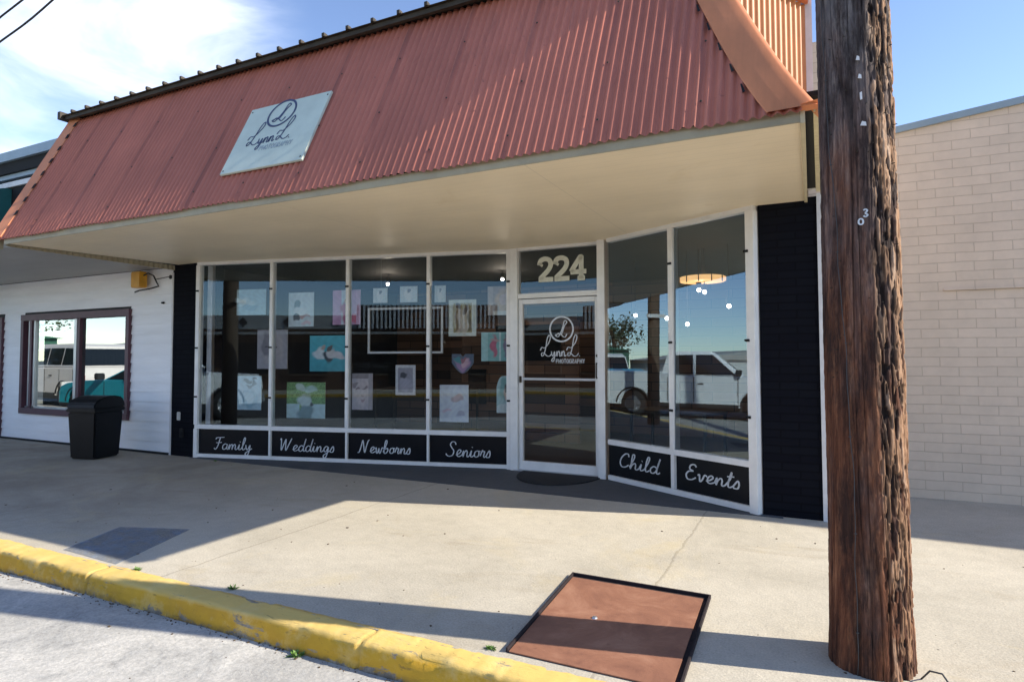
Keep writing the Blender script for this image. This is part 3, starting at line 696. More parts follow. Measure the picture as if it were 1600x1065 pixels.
gl('n', .52, [(.0, .08), (.08, .40), (.08, .0), (.14, .26), (.26, .42), (.34, .30), (.34, .06), (.42, .0), (.54, .12)])
gl('g', .50, [(.36, .36), (.20, .44), (.06, .26), (.10, .04), (.24, .06), (.36, .38), (.34, -.05), (.26, -.40), (.10, -.44), (.08, -.28), (.26, -.10), (.52, .12)])
gl('s', .38, [(.0, .08), (.18, .44), (.26, .24), (.22, .02), (.06, .0), (.04, .06)])
gl('w', .64, [(.0, .30), (.06, .40), (.10, .06), (.20, .0), (.28, .36), (.32, .06), (.42, .0), (.52, .40), (.64, .36)])
gl('b', .48, [(.0, .08), (.20, .70), (.20, .96), (.10, .92), (.06, .40), (.08, .04), (.22, .0), (.36, .20), (.30, .38), (.14, .30)])
gl('o', .44, [(.24, .42), (.08, .34), (.05, .10), (.18, .0), (.34, .12), (.32, .36), (.22, .42), (.44, .38)])
gl('r', .40, [(.0, .08), (.12, .46), (.16, .38), (.28, .38), (.24, .10), (.30, .0), (.42, .12)])
gl('h', .54, [(.0, .08), (.20, .70), (.20, .96), (.10, .92), (.08, .40), (.06, .0), (.14, .26), (.28, .40), (.34, .26), (.34, .04), (.44, .0), (.56, .12)])
gl('v', .44, [(.0, .34), (.08, .40), (.14, .02), (.24, .10), (.34, .42), (.46, .36)])
gl('t', .34, [(.0, .10), (.18, .50), (.20, .88), (.12, .40), (.12, .06), (.22, .0), (.36, .12)], [(.02, .60), (.34, .64)])
gl('.', .2, [(.05, .0), (.09, .05)])
gl(' ', .3)
def cr(pts, n=7):
    P = [pts[0]] + list(pts) + [pts[-1]]; out = []
    for i in range(1, len(P) - 2):
        for k in range(n):
            t = k / n; a, b_, c, d = P[i - 1], P[i], P[i + 1], P[i + 2]
            out.append(tuple(0.5 * ((2 * b_[j]) + (-a[j] + c[j]) * t + (2 * a[j] - 5 * b_[j] + 4 * c[j] - d[j]) * t * t + (-a[j] + 3 * b_[j] - 3 * c[j] + d[j]) * t ** 3) for j in (0, 1)))
    out.append(pts[-1]); return out
def ribbon(mb, pts, w, P, th=0.0015, thick=True):
    """pts in 2D; P maps (x, y, d) to 3D."""
    n = len(pts); L_, R_ = [], []
    for i in range(n):
        a = pts[max(i - 1, 0)]; c = pts[min(i + 1, n - 1)]; dx, dy = c[0] - a[0], c[1] - a[1]; l = math.hypot(dx, dy) or 1
        ww = w * (0.75 + 0.45 * abs(dy) / l) if thick else w
        nx_, ny_ = -dy / l * ww / 2, dx / l * ww / 2; p = pts[i]
        L_.append((p[0] + nx_, p[1] + ny_)); R_.append((p[0] - nx_, p[1] - ny_))
    v = []
    for a, c in zip(L_, R_): v += [P(a[0], a[1], 0), P(c[0], c[1], 0), P(a[0], a[1], th), P(c[0], c[1], th)]
    f = []
    for i in range(n - 1):
        o = 4 * i; q = o + 4
        f += [(o + 2, o + 3, q + 3, q + 2), (o, o + 2, q + 2, q), (o + 1, q + 1, q + 3, o + 3)]
    f += [(0, 1, 3, 2), (4 * n - 4, 4 * n - 2, 4 * n - 1, 4 * n - 3)]
    mb.add(v, f)
def word_pts(txt, slant=0.12):
    x = 0; res = []
    for ch in txt:
        adv, st = G[ch]
        for s_ in st: res.append([(x + px + slant * py, py) for px, py in cr(s_)])
        x += adv
    return res, x
def script(txt, T, s0, s1, zb, ht, d, w, mat, parent=None, name='lettering', skewz=0.0, **k):
    st, W = word_pts(txt); sc = (s1 - s0) / W; mb = MB()
    for pts in st:
        ribbon(mb, [(s0 + px * sc, zb + py * ht + skewz * px * sc) for px, py in pts], w, lambda x, y, dd_: T(x, d + dd_, y))
    return ssp(mb, name, mat, parent, fix=False, label=k.get('label')) if parent is not None else mb
# lower panels
words = [('Family', .30, .90, .13, .17), ('Weddings', 1.33, 2.17, .14, .17), ('Newborns', 2.51, 3.26, .15, .17), ('Seniors', 3.74, 4.34, .14, .19)]
for i in range(4):
    b = MB(); b.box(S1[i] + 0.015, S1[i + 1] - 0.015, 0.0, 0.012, 0.055, 0.415, T1)
    pn = sp(b, 'lower_panel', 'black_panel', label='black panel lettered ' + words[i][0])
    w_ = words[i]; script(w_[0], T1, w_[1], w_[2], w_[3], w_[4], 0.013, 0.012, 'letter', pn)
# right window wall
fbox(T2, 0.03, L2 - 0.01, -0.04, 0.048, 0.41, 0.468, 'sill_rail')
fbox(T2, 0.03, L2 - 0.01, -0.04, 0.048, 0.012, 0.065, 'bottom_rail')
fbox(T2, 0.03, L2 - 0.01, -0.04, 0.048, 2.728, FT, 'head_rail')
S2 = [0.0, 0.97, L2]
mid = fbox(T2, 0.97 - 0.03, 0.97 + 0.03, -0.04, 0.053, 0.469, 2.727)
fbox(T2, 0.97 - 0.022, 0.97 + 0.022, -0.04, 0.05, 0.066, 0.409, 'lower_mullion')
last = fbox(T2, L2 - 0.085, L2 + 0.0, -0.06, 0.053, 0.004, 2.727)
for z in (0.86, 1.55, 2.36): clip(T2, 0.97, z, mid); clip(T2, L2 - 0.075, z, last)
for i in range(2):
    pane(T2, S2[i] + 0.02, S2[i + 1] - 0.03, 0.45, 2.74, ROT2 + (0.3, 0)[i], mat='glass_angled', tilt=0.6)
    b = MB(); b.box(S2[i] + 0.015, S2[i + 1] - 0.03, 0.0, 0.012, 0.06, 0.415, T2)
    w_ = (('Child', .17, .76, .18, .16), ('Events', 1.10, 1.74, .19, .16))[i]
    pn = sp(b, 'lower_panel', 'black_panel', label='black panel lettered ' + w_[0])
    script(w_[0], T2, w_[1], w_[2], w_[3], w_[4], 0.013, 0.015, 'letter', pn)
# door posts
post = fbox(TD, -0.045, 0.055, -0.06, 0.06, 0.0, FT, 'door_post')
post2 = fbox(TD, LD - 0.045, LD + 0.045, -0.06, 0.13, 0.0, FT, 'door_post')
for z in (0.86, 1.55, 2.36): clip(TD, LD + 0.02, z, post2)
fbox(TD, 0.056, LD - 0.046, -0.04, 0.05, 2.135, 2.195, 'transom_bar')
fbox(TD, 0.056, LD - 0.046, -0.04, 0.05, 2.735, FT, 'head_rail')
tp = pane(TD, 0.056, LD - 0.05, 2.19, 2.74, 0.0, 'transom_pane')
# number 224 : drawn with thick strokes
b = MB()
two = [(.05, .72), (.10, .92), (.30, 1.0), (.50, .92), (.55, .72), (.46, .50), (.26, .28), (.08, .10)]
four = [[(.42, 1.0), (.02, .34)], [(.0, .32), (.66, .32)], [(.45, 1.02), (.45, .0)], [(.30, .03), (.60, .03)], [(.36, .97), (.50, .97)]]
def num(stk, s, smooth=True):
    pts = cr(stk) if smooth else stk
    ribbon(b, [(s + x_ * 0.30, 2.345 + y_ * 0.27) for x_, y_ in pts], 0.058, lambda x, y, d_: TD(x, 0.004 + d_, y), 0.012, False)
for s in (0.325, 0.535):
    num(two, s); num([(.02, .05), (.66, .05)], s, False); num([(.08, .70), (.14, .80)], s, False)
for st in four: num(st, 0.75, False)
ssp(b, 'house_number', 'number', tp, fix=False, label='cream raised number 224')
# door leaf
door = sp(MB().box(0.062, 0.112, -0.035, 0.025, 0.02, 2.125, TD), 'door', 'white', bevel=0.003)
for a in ((LD - 0.105, LD - 0.052, 0.02, 2.125), (0.113, LD - 0.106, 2.065, 2.125), (0.113, LD - 0.106, 0.02, 0.125), (0.113, LD - 0.106, 1.122, 1.150)):
    b = MB(); b.box(a[0], a[1], -0.034, 0.026, a[2], a[3], TD); ssp(b, 'door_rail' if a[1] - a[0] > 0.3 else 'door_stile', 'white' if a[2] != 1.122 else 'alu', door, bevel=0.002)
pane(TD, 0.113, LD - 0.106, 0.125, 2.07, 0.35, 'door_glass', par=door)
b = MB(); b.tube([TD(LD - 0.075, 0.03, 1.16), TD(LD - 0.075, 0.075, 1.16), TD(LD - 0.075, 0.08, 1.18), TD(LD - 0.075, 0.08, 1.30), TD(LD - 0.075, 0.075, 1.33), TD(LD - 0.075, 0.03, 1.33)], 0.008)
b.lathe([(0, 0.012), (0.018, 0.01), (0.018, 0)], 12, T=lambda x, y, z: TD(LD - 0.075 + x, 0.027 + z, 1.42 + y)); ssp(b, 'door_handle', 'dark_metal', door)
b = MB(); b.box(0.072, 0.10, 0.026, 0.035, 1.09, 1.17, TD); ssp(b, 'hinge', 'dark_metal', door)
fbox(TD, 0.0, LD, -0.05, 0.07, 0.0, 0.018, 'threshold', 'alu')
# door logo
def logo(T, sc_, s0, z0, d, mat1, mat2, parent, wf=1.0, mk=None, pale='letter'):
    """ring + script name + small caps below; local unit: ring diameter = 0.30"""
    b = MB(); ring = [(s0 + sc_ * (0.27 + 0.15 * math.cos(t)), z0 + sc_ * (0.36 + 0.15 * math.sin(t))) for t in np.linspace(0, 2 * math.pi, 49)]
    P = lambda x, y, dd_: T(x, d + dd_, y)
    ribbon(b, ring, 0.020 * sc_ * wf, P, thick=False)
    inner = [(.20, .28), (.23, .31), (.27, .30), (.31, .40), (.34, .44), (.31, .46), (.28, .36), (.23, .27), (.19, .29), (.25, .30), (.31, .26), (.34, .30)]
    ribbon(b, [(s0 + sc_ * x, z0 + sc_ * y) for x, y in cr(inner)], 0.011 * sc_ * wf, P)
    r1 = mk(b, 'logo_ring', mat1)
    b = MB(); st, W = word_pts('Lyn L.', 0.05); k_ = 0.52 / W * sc_
    x = 0
    for ch, xo, hs in (('L', 0.0, .26), ('y', .135, .15), ('n', .20, .15), ('n', .262, .15), ('L', .345, .26), ('.', .49, .16)):
        for s_ in G[ch][1]:
            ribbon(b, [(s0 + sc_ * (xo + px * 0.15 * (1.25 if ch == 'L' else .85)), z0 + sc_ * (0.03 + py * hs)) for px, py in cr(s_)], 0.010 * sc_ * wf, P)
    mk(b, 'logo_script', mat1)
    # small capitals PHOTOGRAPHY
    caps = {'P': [[(0, 0), (0, 1), (.5, .95), (.5, .55), (0, .5)]], 'H': [[(0, 0), (0, 1)], [(.55, 0), (.55, 1)], [(0, .5), (.55, .5)]], 'O': [[(.3, 0), (0, .3), (0, .7), (.3, 1), (.6, .7), (.6, .3), (.3, 0)]],
            'T': [[(.3, 0), (.3, 1)], [(0, 1), (.6, 1)]], 'G': [[(.55, .85), (.3, 1), (0, .7), (0, .3), (.3, 0), (.6, .2), (.6, .45), (.35, .45)]], 'R': [[(0, 0), (0, 1), (.5, .95), (.5, .55), (0, .5), (.55, 0)]],
            'A': [[(0, 0), (.3, 1), (.6, 0)], [(.12, .38), (.48, .38)]], 'Y': [[(0, 1), (.3, .5), (.6, 1)], [(.3, .5), (.3, 0)]]}
    b = MB(); x = 0.20
    for ch in 'PHOTOGRAPHY':
        for s_ in caps[ch]: ribbon(b, [(s0 + sc_ * (x + px * 0.040), z0 + sc_ * (-0.055 + py * 0.052)) for px, py in s_], 0.008 * sc_ * wf, P, thick=False)
        x += 0.034
    mk(b, 'logo_capitals', mat2)
logo(TD, 1.0, 0.355, 1.385, 0.006, 'letter', 'letter', door, mk=lambda mb, n, m_: ssp(mb, n, m_, door, fix=False))

# --- interior shell
b = MB(); b.box(-8.3, 0.0, 5.9, 12.9, -0.04, 0.003); b.v = [(x, y, z) for x, y, z in b.v]
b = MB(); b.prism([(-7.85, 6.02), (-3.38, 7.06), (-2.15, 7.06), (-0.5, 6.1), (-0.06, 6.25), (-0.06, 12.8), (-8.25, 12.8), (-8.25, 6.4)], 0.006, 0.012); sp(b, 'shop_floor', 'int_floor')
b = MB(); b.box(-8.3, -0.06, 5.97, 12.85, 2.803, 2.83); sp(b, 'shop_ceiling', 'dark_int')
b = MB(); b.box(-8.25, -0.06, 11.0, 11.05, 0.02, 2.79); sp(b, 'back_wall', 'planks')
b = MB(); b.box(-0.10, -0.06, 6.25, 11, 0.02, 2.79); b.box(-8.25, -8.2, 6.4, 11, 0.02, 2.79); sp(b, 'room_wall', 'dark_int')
b = MB(); b.prism([(-8.2, 6.3), (-7.86, 6.03), (-7.80, 6.06), (-8.1, 6.4)], 0.02, 2.79); b.box(-0.42, -0.1, 6.21, 6.26, 0.02, 2.79); sp(b, 'room_wall', 'white_old')
b = MB(); b.box(-5.6, -3.4, 9.4, 9.45, 0.02, 2.0); b.box(-5.6, -5.55, 9.45, 10.8, 0.02, 2.0); sp(b, 'room_divider', 'planks')
b = MB(); b.box(-4.9, -3.7, 9.37, 9.395, 1.35, 1.95); b.box(-5.45, -5.1, 9.37, 9.395, 0.6, 1.2); sp(b, 'divider_recess', 'black')

# --- wall sign on the mansard
sg = empty('wall_sign', tuple(face_pt(-4.51, 3.50, 0.012)), 0, 'pale aqua rectangular sign with ring logo and script name on the red mansard', 'sign')
sgo = face_pt(-4.51, 3.50, 0.012); upf = Vector((0, SL, 1)).normalized()
def TS(s, d, z):  # sign coordinates: s along X, z up the slope, d outward; world -> local of the empty
    p = Vector((s, 0, 0)) + upf * z + nrm * d; return (p.x, p.y, p.z)
b = MB(); b.box(-0.52, 0.52, 0.0, 0.022, -0.418, 0.425, TS); b.build('sign_board', 'sand_board', sg, bevel=0.002)
logo(TS, 1.12, -0.34, -0.135, 0.0235, 'ink', 'ink_pale', None, mk=lambda mb, n, m_: mb.build(n, m_, sg, fix=False))
b = MB()
for s in (-0.49, 0.49):
    for z in (-0.38, 0.38): b = MB(); b.lathe([(0, 0.004), (0.008, 0.003), (0.009, 0)], 8, T=lambda x, y, zz, s=s, z=z: TS(s + x, 0.0225 + zz, z + y)); b.build('sign_screw', 'dark_metal', sg)


# ================================================================== NEIGHBOUR (left)
nb = empty('neighbour_building', (-11, 6, 0), 0, 'white clapboard shop front with maroon-framed window left of the black wall', 'building')
def npt(mb, name, mat, parent=nb, **k): mb.v = [sub(p, (-11, 6, 0)) for p in mb.v]; return mb.build(name, mat, parent, **k)
# lapped siding with the window opening left free
b = MB(); bh = 0.145; z = 0.03
WX0, WX1, WZ0, WZ1 = -12.40, -9.44, 0.49, 2.13
DX0, DX1 = -14.2, -13.05
def lap(x0, x1, z0, z1):
    b.add([(x0, 5.905, z0), (x1, 5.905, z0), (x1, 5.922, z1), (x0, 5.922, z1), (x0, 5.925, z0), (x1, 5.925, z0)], [(0, 1, 2, 3), (4, 5, 1, 0)])
while z < 2.72:
    z1 = min(z + bh, 2.74)
    segs = [(-30, DX0, 0), (DX1, -8.455, 0)]
    if z1 > WZ0 + 0.01 and z < WZ1 - 0.01: segs = [(-30, DX0, 0), (DX1, WX0, 0), (WX1, -8.455, 0)]
    if z > 2.12: segs = [(-30, -8.455, 0)]
    for s in segs: lap(s[0], s[1], z, z1)
    z = z1
npt(b, 'siding', 'siding', fix=False)
b = MB(); b.box(-30, DX0, 5.93, 6.1, 0, 2.9); b.box(DX1, WX0, 5.93, 6.1, 0, 2.9); b.box(WX1, -8.46, 5.93, 6.1, 0, 2.9); b.box(WX0, WX1, 5.93, 6.1, 0, WZ0); b.box(WX0, WX1, 5.93, 6.1, WZ1, 2.9); b.box(DX0, DX1, 5.93, 6.1, 2.1, 2.9); npt(b, 'wall', 'dark_int')
b = MB(); b.box(-30, -8.46, 5.88, 5.93, 0.0, 0.03); npt(b, 'base_strip', 'black')
fr = MB(); wdt = 0.085
fr.box(WX0 - 0.03, WX1 + 0.03, 5.865, 5.96, WZ1 - 0.07, WZ1 + 0.035); fr.box(WX0 - 0.03, WX1 + 0.03, 5.865, 5.96, WZ0 - 0.03, WZ0 + 0.07)
fr.box(WX0 - 0.03, WX0 + 0.06, 5.868, 5.96, WZ0 + 0.071, WZ1 - 0.071); fr.box(WX1 - 0.06, WX1 + 0.03, 5.868, 5.96, WZ0 + 0.071, WZ1 - 0.071)
win = npt(fr, 'window', 'maroon', bevel=0.004)
b = MB(); b.box(-10.93, -10.86, 5.92, 5.98, WZ0 + 0.07, WZ1 - 0.07); b.box(-12.28, -12.23, 5.92, 5.98, WZ0 + 0.07, WZ1 - 0.07); b.box(-12.12, -12.07, 5.92, 5.98, WZ0 + 0.07, WZ1 - 0.07)
b.box(-12.34, -9.5, 5.92, 5.965, WZ0 + 0.07, WZ0 + 0.095); npt(b, 'sash', 'alu', win)
b = MB(); b.box(-10.80, -10.74, 5.90, 5.948, WZ0 + 0.07, WZ1 - 0.07); b.box(-12.20, -12.14, 5.90, 5.948, WZ0 + 0.07, WZ1 - 0.07); npt(b, 'dark_mullion', 'maroon', win)
b = MB(); b.add([(-12.34, 5.95, WZ0 + 0.07), (-9.5, 5.95, WZ0 + 0.07), (-9.5, 5.95, WZ1 - 0.07), (-12.34, 5.95, WZ1 - 0.07)], [(0, 1, 2, 3)]); npt(b, 'pane', 'glass_left', win, fix=False)
b = MB(); b.box(-12.34, -9.5, 6.2, 6.22, 0.3, 2.2); npt(b, 'curtain', 'curtain', win)
b = MB(); b.box(DX1 - 0.10, DX1, 5.87, 5.97, 0.0, 2.14); b.box(DX0, DX1 - 0.10, 5.87, 5.97, 2.04, 2.14); dr = npt(b, 'door_frame', 'maroon')
b = MB(); b.box(DX0, DX1 - 0.10, 5.93, 5.96, 0.0, 2.04); npt(b, 'door_pane', 'glass_left', dr)
# its own soffit and roof edge
b = MB(); b.box(-30, -8.66, 3.95, 5.90, 2.745, 2.80); npt(b, 'soffit', 'soffit_grey')
b = MB(); b.box(-30, -8.80, 3.90, 3.95, 2.73, 2.95); npt(b, 'canopy_edge', 'fascia')
b = MB(); b.box(-30, -8.85, 5.9, 12, 2.9, 4.60); npt(b, 'upper_wall', 'black')
b = MB(); b.box(-30, -8.86, 5.86, 5.897, 4.48, 4.57); npt(b, 'white_band', 'white_old')
b = MB(); b.box(-30, -8.86, 5.85, 12, 4.62, 4.70); npt(b, 'light_band', 'bluegrey')
b = MB(); b.box(-30, -8.86, 5.80, 12, 4.701, 4.90); npt(b, 'dark_band', 'black')
b = MB(); b.box(-30, -8.86, 5.74, 12, 4.901, 5.06); npt(b, 'parapet_cap', 'bluegrey')
b = MB(); pf = [(5.89, 3.6)] + [(5.89 - 0.7 * math.sin(t), 3.6 + 0.85 * math.cos(t)) for t in np.linspace(0, math.pi / 2, 10)]
vs2 = [(-14.5, y, z) for y, z in pf] + [(-12.9, y, z) for y, z in pf]; n_ = len(pf)
b.add(vs2, [tuple(range(n_)), tuple(range(n_, 2 * n_))[::-1]] + [(i, (i + 1) % n_, n_ + (i + 1) % n_, n_ + i) for i in range(n_)]); npt(b, 'dome_awning', 'teal_awn')

# wall lamp on the siding near the corner
lp = empty('wall_lamp', (-9.07, 5.9, 2.60), 0, 'amber box lamp on a curved black bracket high on the white siding', 'lamp')
b = MB(); b.box(-0.12, 0.10, -0.16, -0.04, -0.14, 0.10); b.build('lamp_box', 'yellow', lp, bevel=0.012)
b = MB(); b.tube([(0.10, -0.10, 0.04), (0.2, -0.1, 0.07), (0.27, -0.06, 0.03), (0.28, -0.02, -0.06), (0.30, 0.0, -0.12), (0.18, -0.06, -0.16), (0.0, -0.1, -0.18), (-0.1, -0.1, -0.2)], 0.011); b.build('bracket', 'wire', lp, smooth=True)
b = MB(); b.tube([(0.27, -0.03, -0.02), (0.42, 0.0, 0.0), (0.58, 0.0, 0.01)], 0.006); b.lathe([(0, .02), (.03, .015), (.03, 0)], 12, T=lambda x, y, z: (0.58 + x, -z, 0.0 + y)); b.build('conduit', 'wire', lp, smooth=True)
b = MB(); b.lathe([(0.0, 0.03), (0.02, 0.028), (0.028, 0.0)], 12, T=lambda x, y, z: (-8.65 + x, 5.90 - z, 2.225 + y * 0.6)); tag(b.build('pipe_cap', 'black'), 'small dark oval pipe cap on the white siding under the canopy', 'pipe cap')
# outlet on the black wall
ob = empty('outlet_cover', (-8.25, 5.90, 0.57), 0, 'small white weatherproof outlet cover low on the left black wall', 'outlet')
b = MB(); b.box(-0.035, 0.035, -0.018, 0.0, -0.06, 0.06); b.build('cover', 'cable_box', ob, bevel=0.008)
b = MB(); b.box(-0.018, 0.018, -0.024, -0.018, -0.035, 0.035); b.build('flap', 'cable_box', ob, bevel=0.004)
b = MB(); b.box(-8.20, -8.13, 5.865, 5.90, 0.27, 0.40); b.box(-8.185, -8.145, 5.855, 5.864, 0.30, 0.36); tag(b.build('hose_bib_box', 'black', bevel=0.006), 'small black box below the white outlet on the black wall', 'utility box')

# ================================================================== BIN
bn = empty('trash_bin', (-9.20, 5.30, 0), R(14), 'black lidded trash bin standing on the pavement before the maroon window', 'bin')
b = MB(); w0, d0_, w1, d1 = .205, .21, .235, .24; h = .66
v = [(-w0, -d0_, .01), (w0, -d0_, .01), (w0, d0_, .01), (-w0, d0_, .01), (-w1, -d1, h), (w1, -d1, h), (w1, d1, h), (-w1, d1, h)]
b.add(v, [(0, 3, 2, 1), (4, 5, 6, 7), (0, 1, 5, 4), (1, 2, 6, 5), (2, 3, 7, 6), (3, 0, 4, 7)]); body = b.build('bin_body', 'black_plastic', bn, bevel=0.02, smooth=False)
b = MB(); b.box(-.25, .25, -.255, .255, h, h + .045); b.build('bin_rim', 'black_plastic', bn, bevel=0.012)
b = MB(); pf = [(-.26, h + .046), (-.24, h + .12), (-.18, h + .17), (-.05, h + .21), (.09, h + .215), (.21, h + .19), (.26, h + .10), (.26, h + .046)]
n_ = len(pf); b.add([(-.238, y, z) for y, z in pf] + [(.238, y, z) for y, z in pf], [tuple(range(n_)), tuple(range(n_, 2 * n_))[::-1]] + [(i, (i + 1) % n_, n_ + (i + 1) % n_, n_ + i) for i in range(n_)]); b.build('bin_lid', 'black_plastic', bn, bevel=0.015)
b = MB(); b.tube([(-.23, -.10, h - .03), (-.28, -.08, h - .03), (-.28, .08, h - .03), (-.23, .10, h - .03)], 0.014); b.build('bin_handle', 'black_plastic', bn, smooth=True)

# door mat
b = MB(); pts_ = [(-2.72 + 0.50 * math.cos(t), 6.88 - 0.66 * math.sin(t)) for t in np.linspace(0, math.pi, 28)]
b.prism(pts_, 0.006, 0.018); tag(b.build('door_mat', 'rubber', bevel=0.003), 'black half-round rubber door mat in front of the glass door', 'door mat')

# ================================================================== BRICK BUILDING (right)
bb = empty('brick_building', (1, 7.30, 0), R(2), 'tan painted brick building wall behind and right of the wooden pole', 'building')
b = MB()
b.add([(-1.1, 0, 0), (9, 0, 0), (9, 0, 4.86), (-1.1, 0, 3.57), (-1.1, 6, 0), (9, 6, 0), (9, 6, 4.86), (-1.1, 6, 3.57)], [(0, 1, 2, 3), (4, 7, 6, 5), (3, 2, 6, 7), (0, 3, 7, 4), (1, 5, 6, 2)]); b.build('brick_wall', 'tan_brick', bb)
b = MB(); sl = (4.6 - 3.56) / 10.1
b.add([(-1.12, -.035, 3.563), (9.02, -.035, 4.853), (9.02, .3, 4.88), (-1.12, .3, 3.59), (-1.12, -.035, 3.63), (9.02, -.035, 4.92), (9.02, .3, 4.93), (-1.12, .3, 3.64)], [(0, 3, 2, 1), (4, 5, 6, 7), (0, 1, 5, 4), (1, 2, 6, 5), (2, 3, 7, 6), (3, 0, 4, 7)]); b.build('parapet_cap', 'bluegrey', bb)
b = MB(); b.box(0.19, 1.6, -0.022, -0.002, 2.05, 2.068); b.build('brick_ledge', 'tan_brick', bb)

# ================================================================== UTILITY POLE
def vnoise(u, v, seed, pu):
    """2D value noise, periodic in u with period pu"""
    iu = np.floor(u).astype(int); iv = np.floor(v).astype(int); fu = u - iu; fv = v - iv
    fu = fu * fu * (3 - 2 * fu); fv = fv * fv * (3 - 2 * fv)
    def h(a, b_):
        a = np.mod(a, pu); x = np.sin(a * 127.1 + b_ * 311.7 + seed * 74.7) * 43758.5453; return x - np.floor(x)
    return (h(iu, iv) * (1 - fu) + h(iu + 1, iv) * fu) * (1 - fv) + (h(iu, iv + 1) * (1 - fu) + h(iu + 1, iv + 1) * fu) * fv
def make_pole(name, x, y, rad0, rad1, H, lean, na, zs, mat, detail=True):
    th = np.linspace(0, 2 * np.pi, na, endpoint=False); Z, TH = np.meshgrid(np.array(zs), th, indexing='ij')
    u = TH / (2 * np.pi)
    r = rad0 + (rad1 - rad0) * Z / H
    dep = np.zeros_like(r); sunp = np.zeros_like(r)
    if detail:
        wv = vnoise(u * 8, Z * 2.2, 9, 8) * 0.35
        lump = (vnoise(u * 5, Z * 1.3, 1, 5) - .5) * 0.012
        f1 = np.abs(vnoise((u * 30 + wv), Z * 0.9, 2, 30) - .5) * 2
        crack = np.clip(1 - f1 / 0.13, 0, 1)
        f2 = np.abs(vnoise((u * 80 + wv * 2), Z * 3.0, 3, 80) - .5) * 2
        crack2 = np.clip(1 - f2 / 0.25, 0, 1)
        pit = np.clip((vnoise(u * 64 + wv * 2, Z * 9, 4, 64) - .62) / .12, 0, 1)
        # gouged on the +X side, towards the sun
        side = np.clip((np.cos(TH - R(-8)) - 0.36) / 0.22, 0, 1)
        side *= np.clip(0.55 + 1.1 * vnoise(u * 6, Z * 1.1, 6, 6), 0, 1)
        fl = np.clip((vnoise(u * 54 + wv * 3, Z * 6.5, 7, 54) * .6 + vnoise(u * 110 + wv * 3, Z * 15, 17, 110) * .4 - .47) / .07, 0, 1)
        d_ = crack * .007 + crack2 * .0035 + pit * .004 * (0.4 + side) + fl * side * .0075
        d_ += (vnoise(u * 90, Z * 40, 8, 90) - .5) * .0022 + (vnoise(u * 150, Z * 45, 18, 150) - .5) * .0045 * side
        d_ += np.clip((vnoise(u * 70 + wv * 2, Z * 20, 28, 70) - .66) / .05, 0, 1) * .007 * (0.25 + side)
        r = r + lump - d_ ; dep = np.clip(d_ / .013, 0, 1) ** 1.2
        sunp = side * np.clip(1.2 - 1.6 * fl, 0, 1)  # how strongly the sun-side ridges are painted pale
        # flare and split at the base
        r += np.clip((0.25 - Z) / 0.25, 0, 1) * 0.006
    X = x + r * np.cos(TH) + lean[0] * Z; Y = y + r * np.sin(TH) + lean[1] * Z
    V = np.stack([X, Y, Z], -1).reshape(-1, 3); nz_ = len(zs)
    idx = np.arange(nz_ * na).reshape(nz_, na); a = idx[:-1]; bq = np.roll(idx, -1, 1)[:-1]; c = np.roll(idx, -1, 1)[1:]; d = idx[1:]
    Fq = np.stack([a, bq, c, d], -1).reshape(-1, 4)
    me = bpy.data.meshes.new(name); me.from_pydata([tuple(p) for p in V.tolist()], [], [tuple(q) for q in Fq.tolist()] + [tuple(idx[-1].tolist())])
    at = me.attributes.new('depth', 'FLOAT', 'POINT'); at.data.foreach_set('value', dep.reshape(-1).astype(np.float32))
    at = me.attributes.new('sun_pale', 'FLOAT', 'POINT'); at.data.foreach_set('value', sunp.reshape(-1).astype(np.float32))
    me.polygons.foreach_set('use_smooth', [True] * len(me.polygons)); me.materials.append(M[mat]); me.update()
    o = bpy.data.objects.new(name, me); col.objects.link(o); return o
PXC, PYC = 0.220, 3.298
pole = empty('utility_pole', (0, 0, 0), 0, 'weathered wooden utility pole with peeling cracked surface standing on the sidewalk', 'utility pole')
zs = list(np.linspace(-0.02, 3.7, 760)) + list(np.linspace(3.75, 9.2, 40))
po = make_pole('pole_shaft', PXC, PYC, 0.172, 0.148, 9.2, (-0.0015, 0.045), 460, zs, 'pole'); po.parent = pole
# ground wire with staples
b = MB(); pts_ = []
for z in np.linspace(0.0, 3.6, 60):
    a_ = R(-112) - 0.20 * z / 3.6 * 1.6 + 0.10 * math.sin(z * 1.9) + 0.02 * math.sin(z * 9.7) + 0.012 * math.sin(z * 23); rr_ = 0.172 - 0.0026 * z + 0.006
    if z > 2.1: a_ -= 0.25 * (z - 2.1)
    pts_.append((PXC - 0.0015 * z + rr_ * math.cos(a_), PYC + 0.045 * z + rr_ * math.sin(a_), z))
b.tube(pts_, 0.0019, 6); b.build('ground_wire', 'galv', pole, smooth=True)
b = MB()
for i in range(3, 58, 7):
    p = pts_[i]; b = MB(); b.box(p[0] - .006, p[0] + .006, p[1] - .004, p[1] + .004, p[2] - .0015, p[2] + .0015); b.build('wire_staple', 'galv', pole)
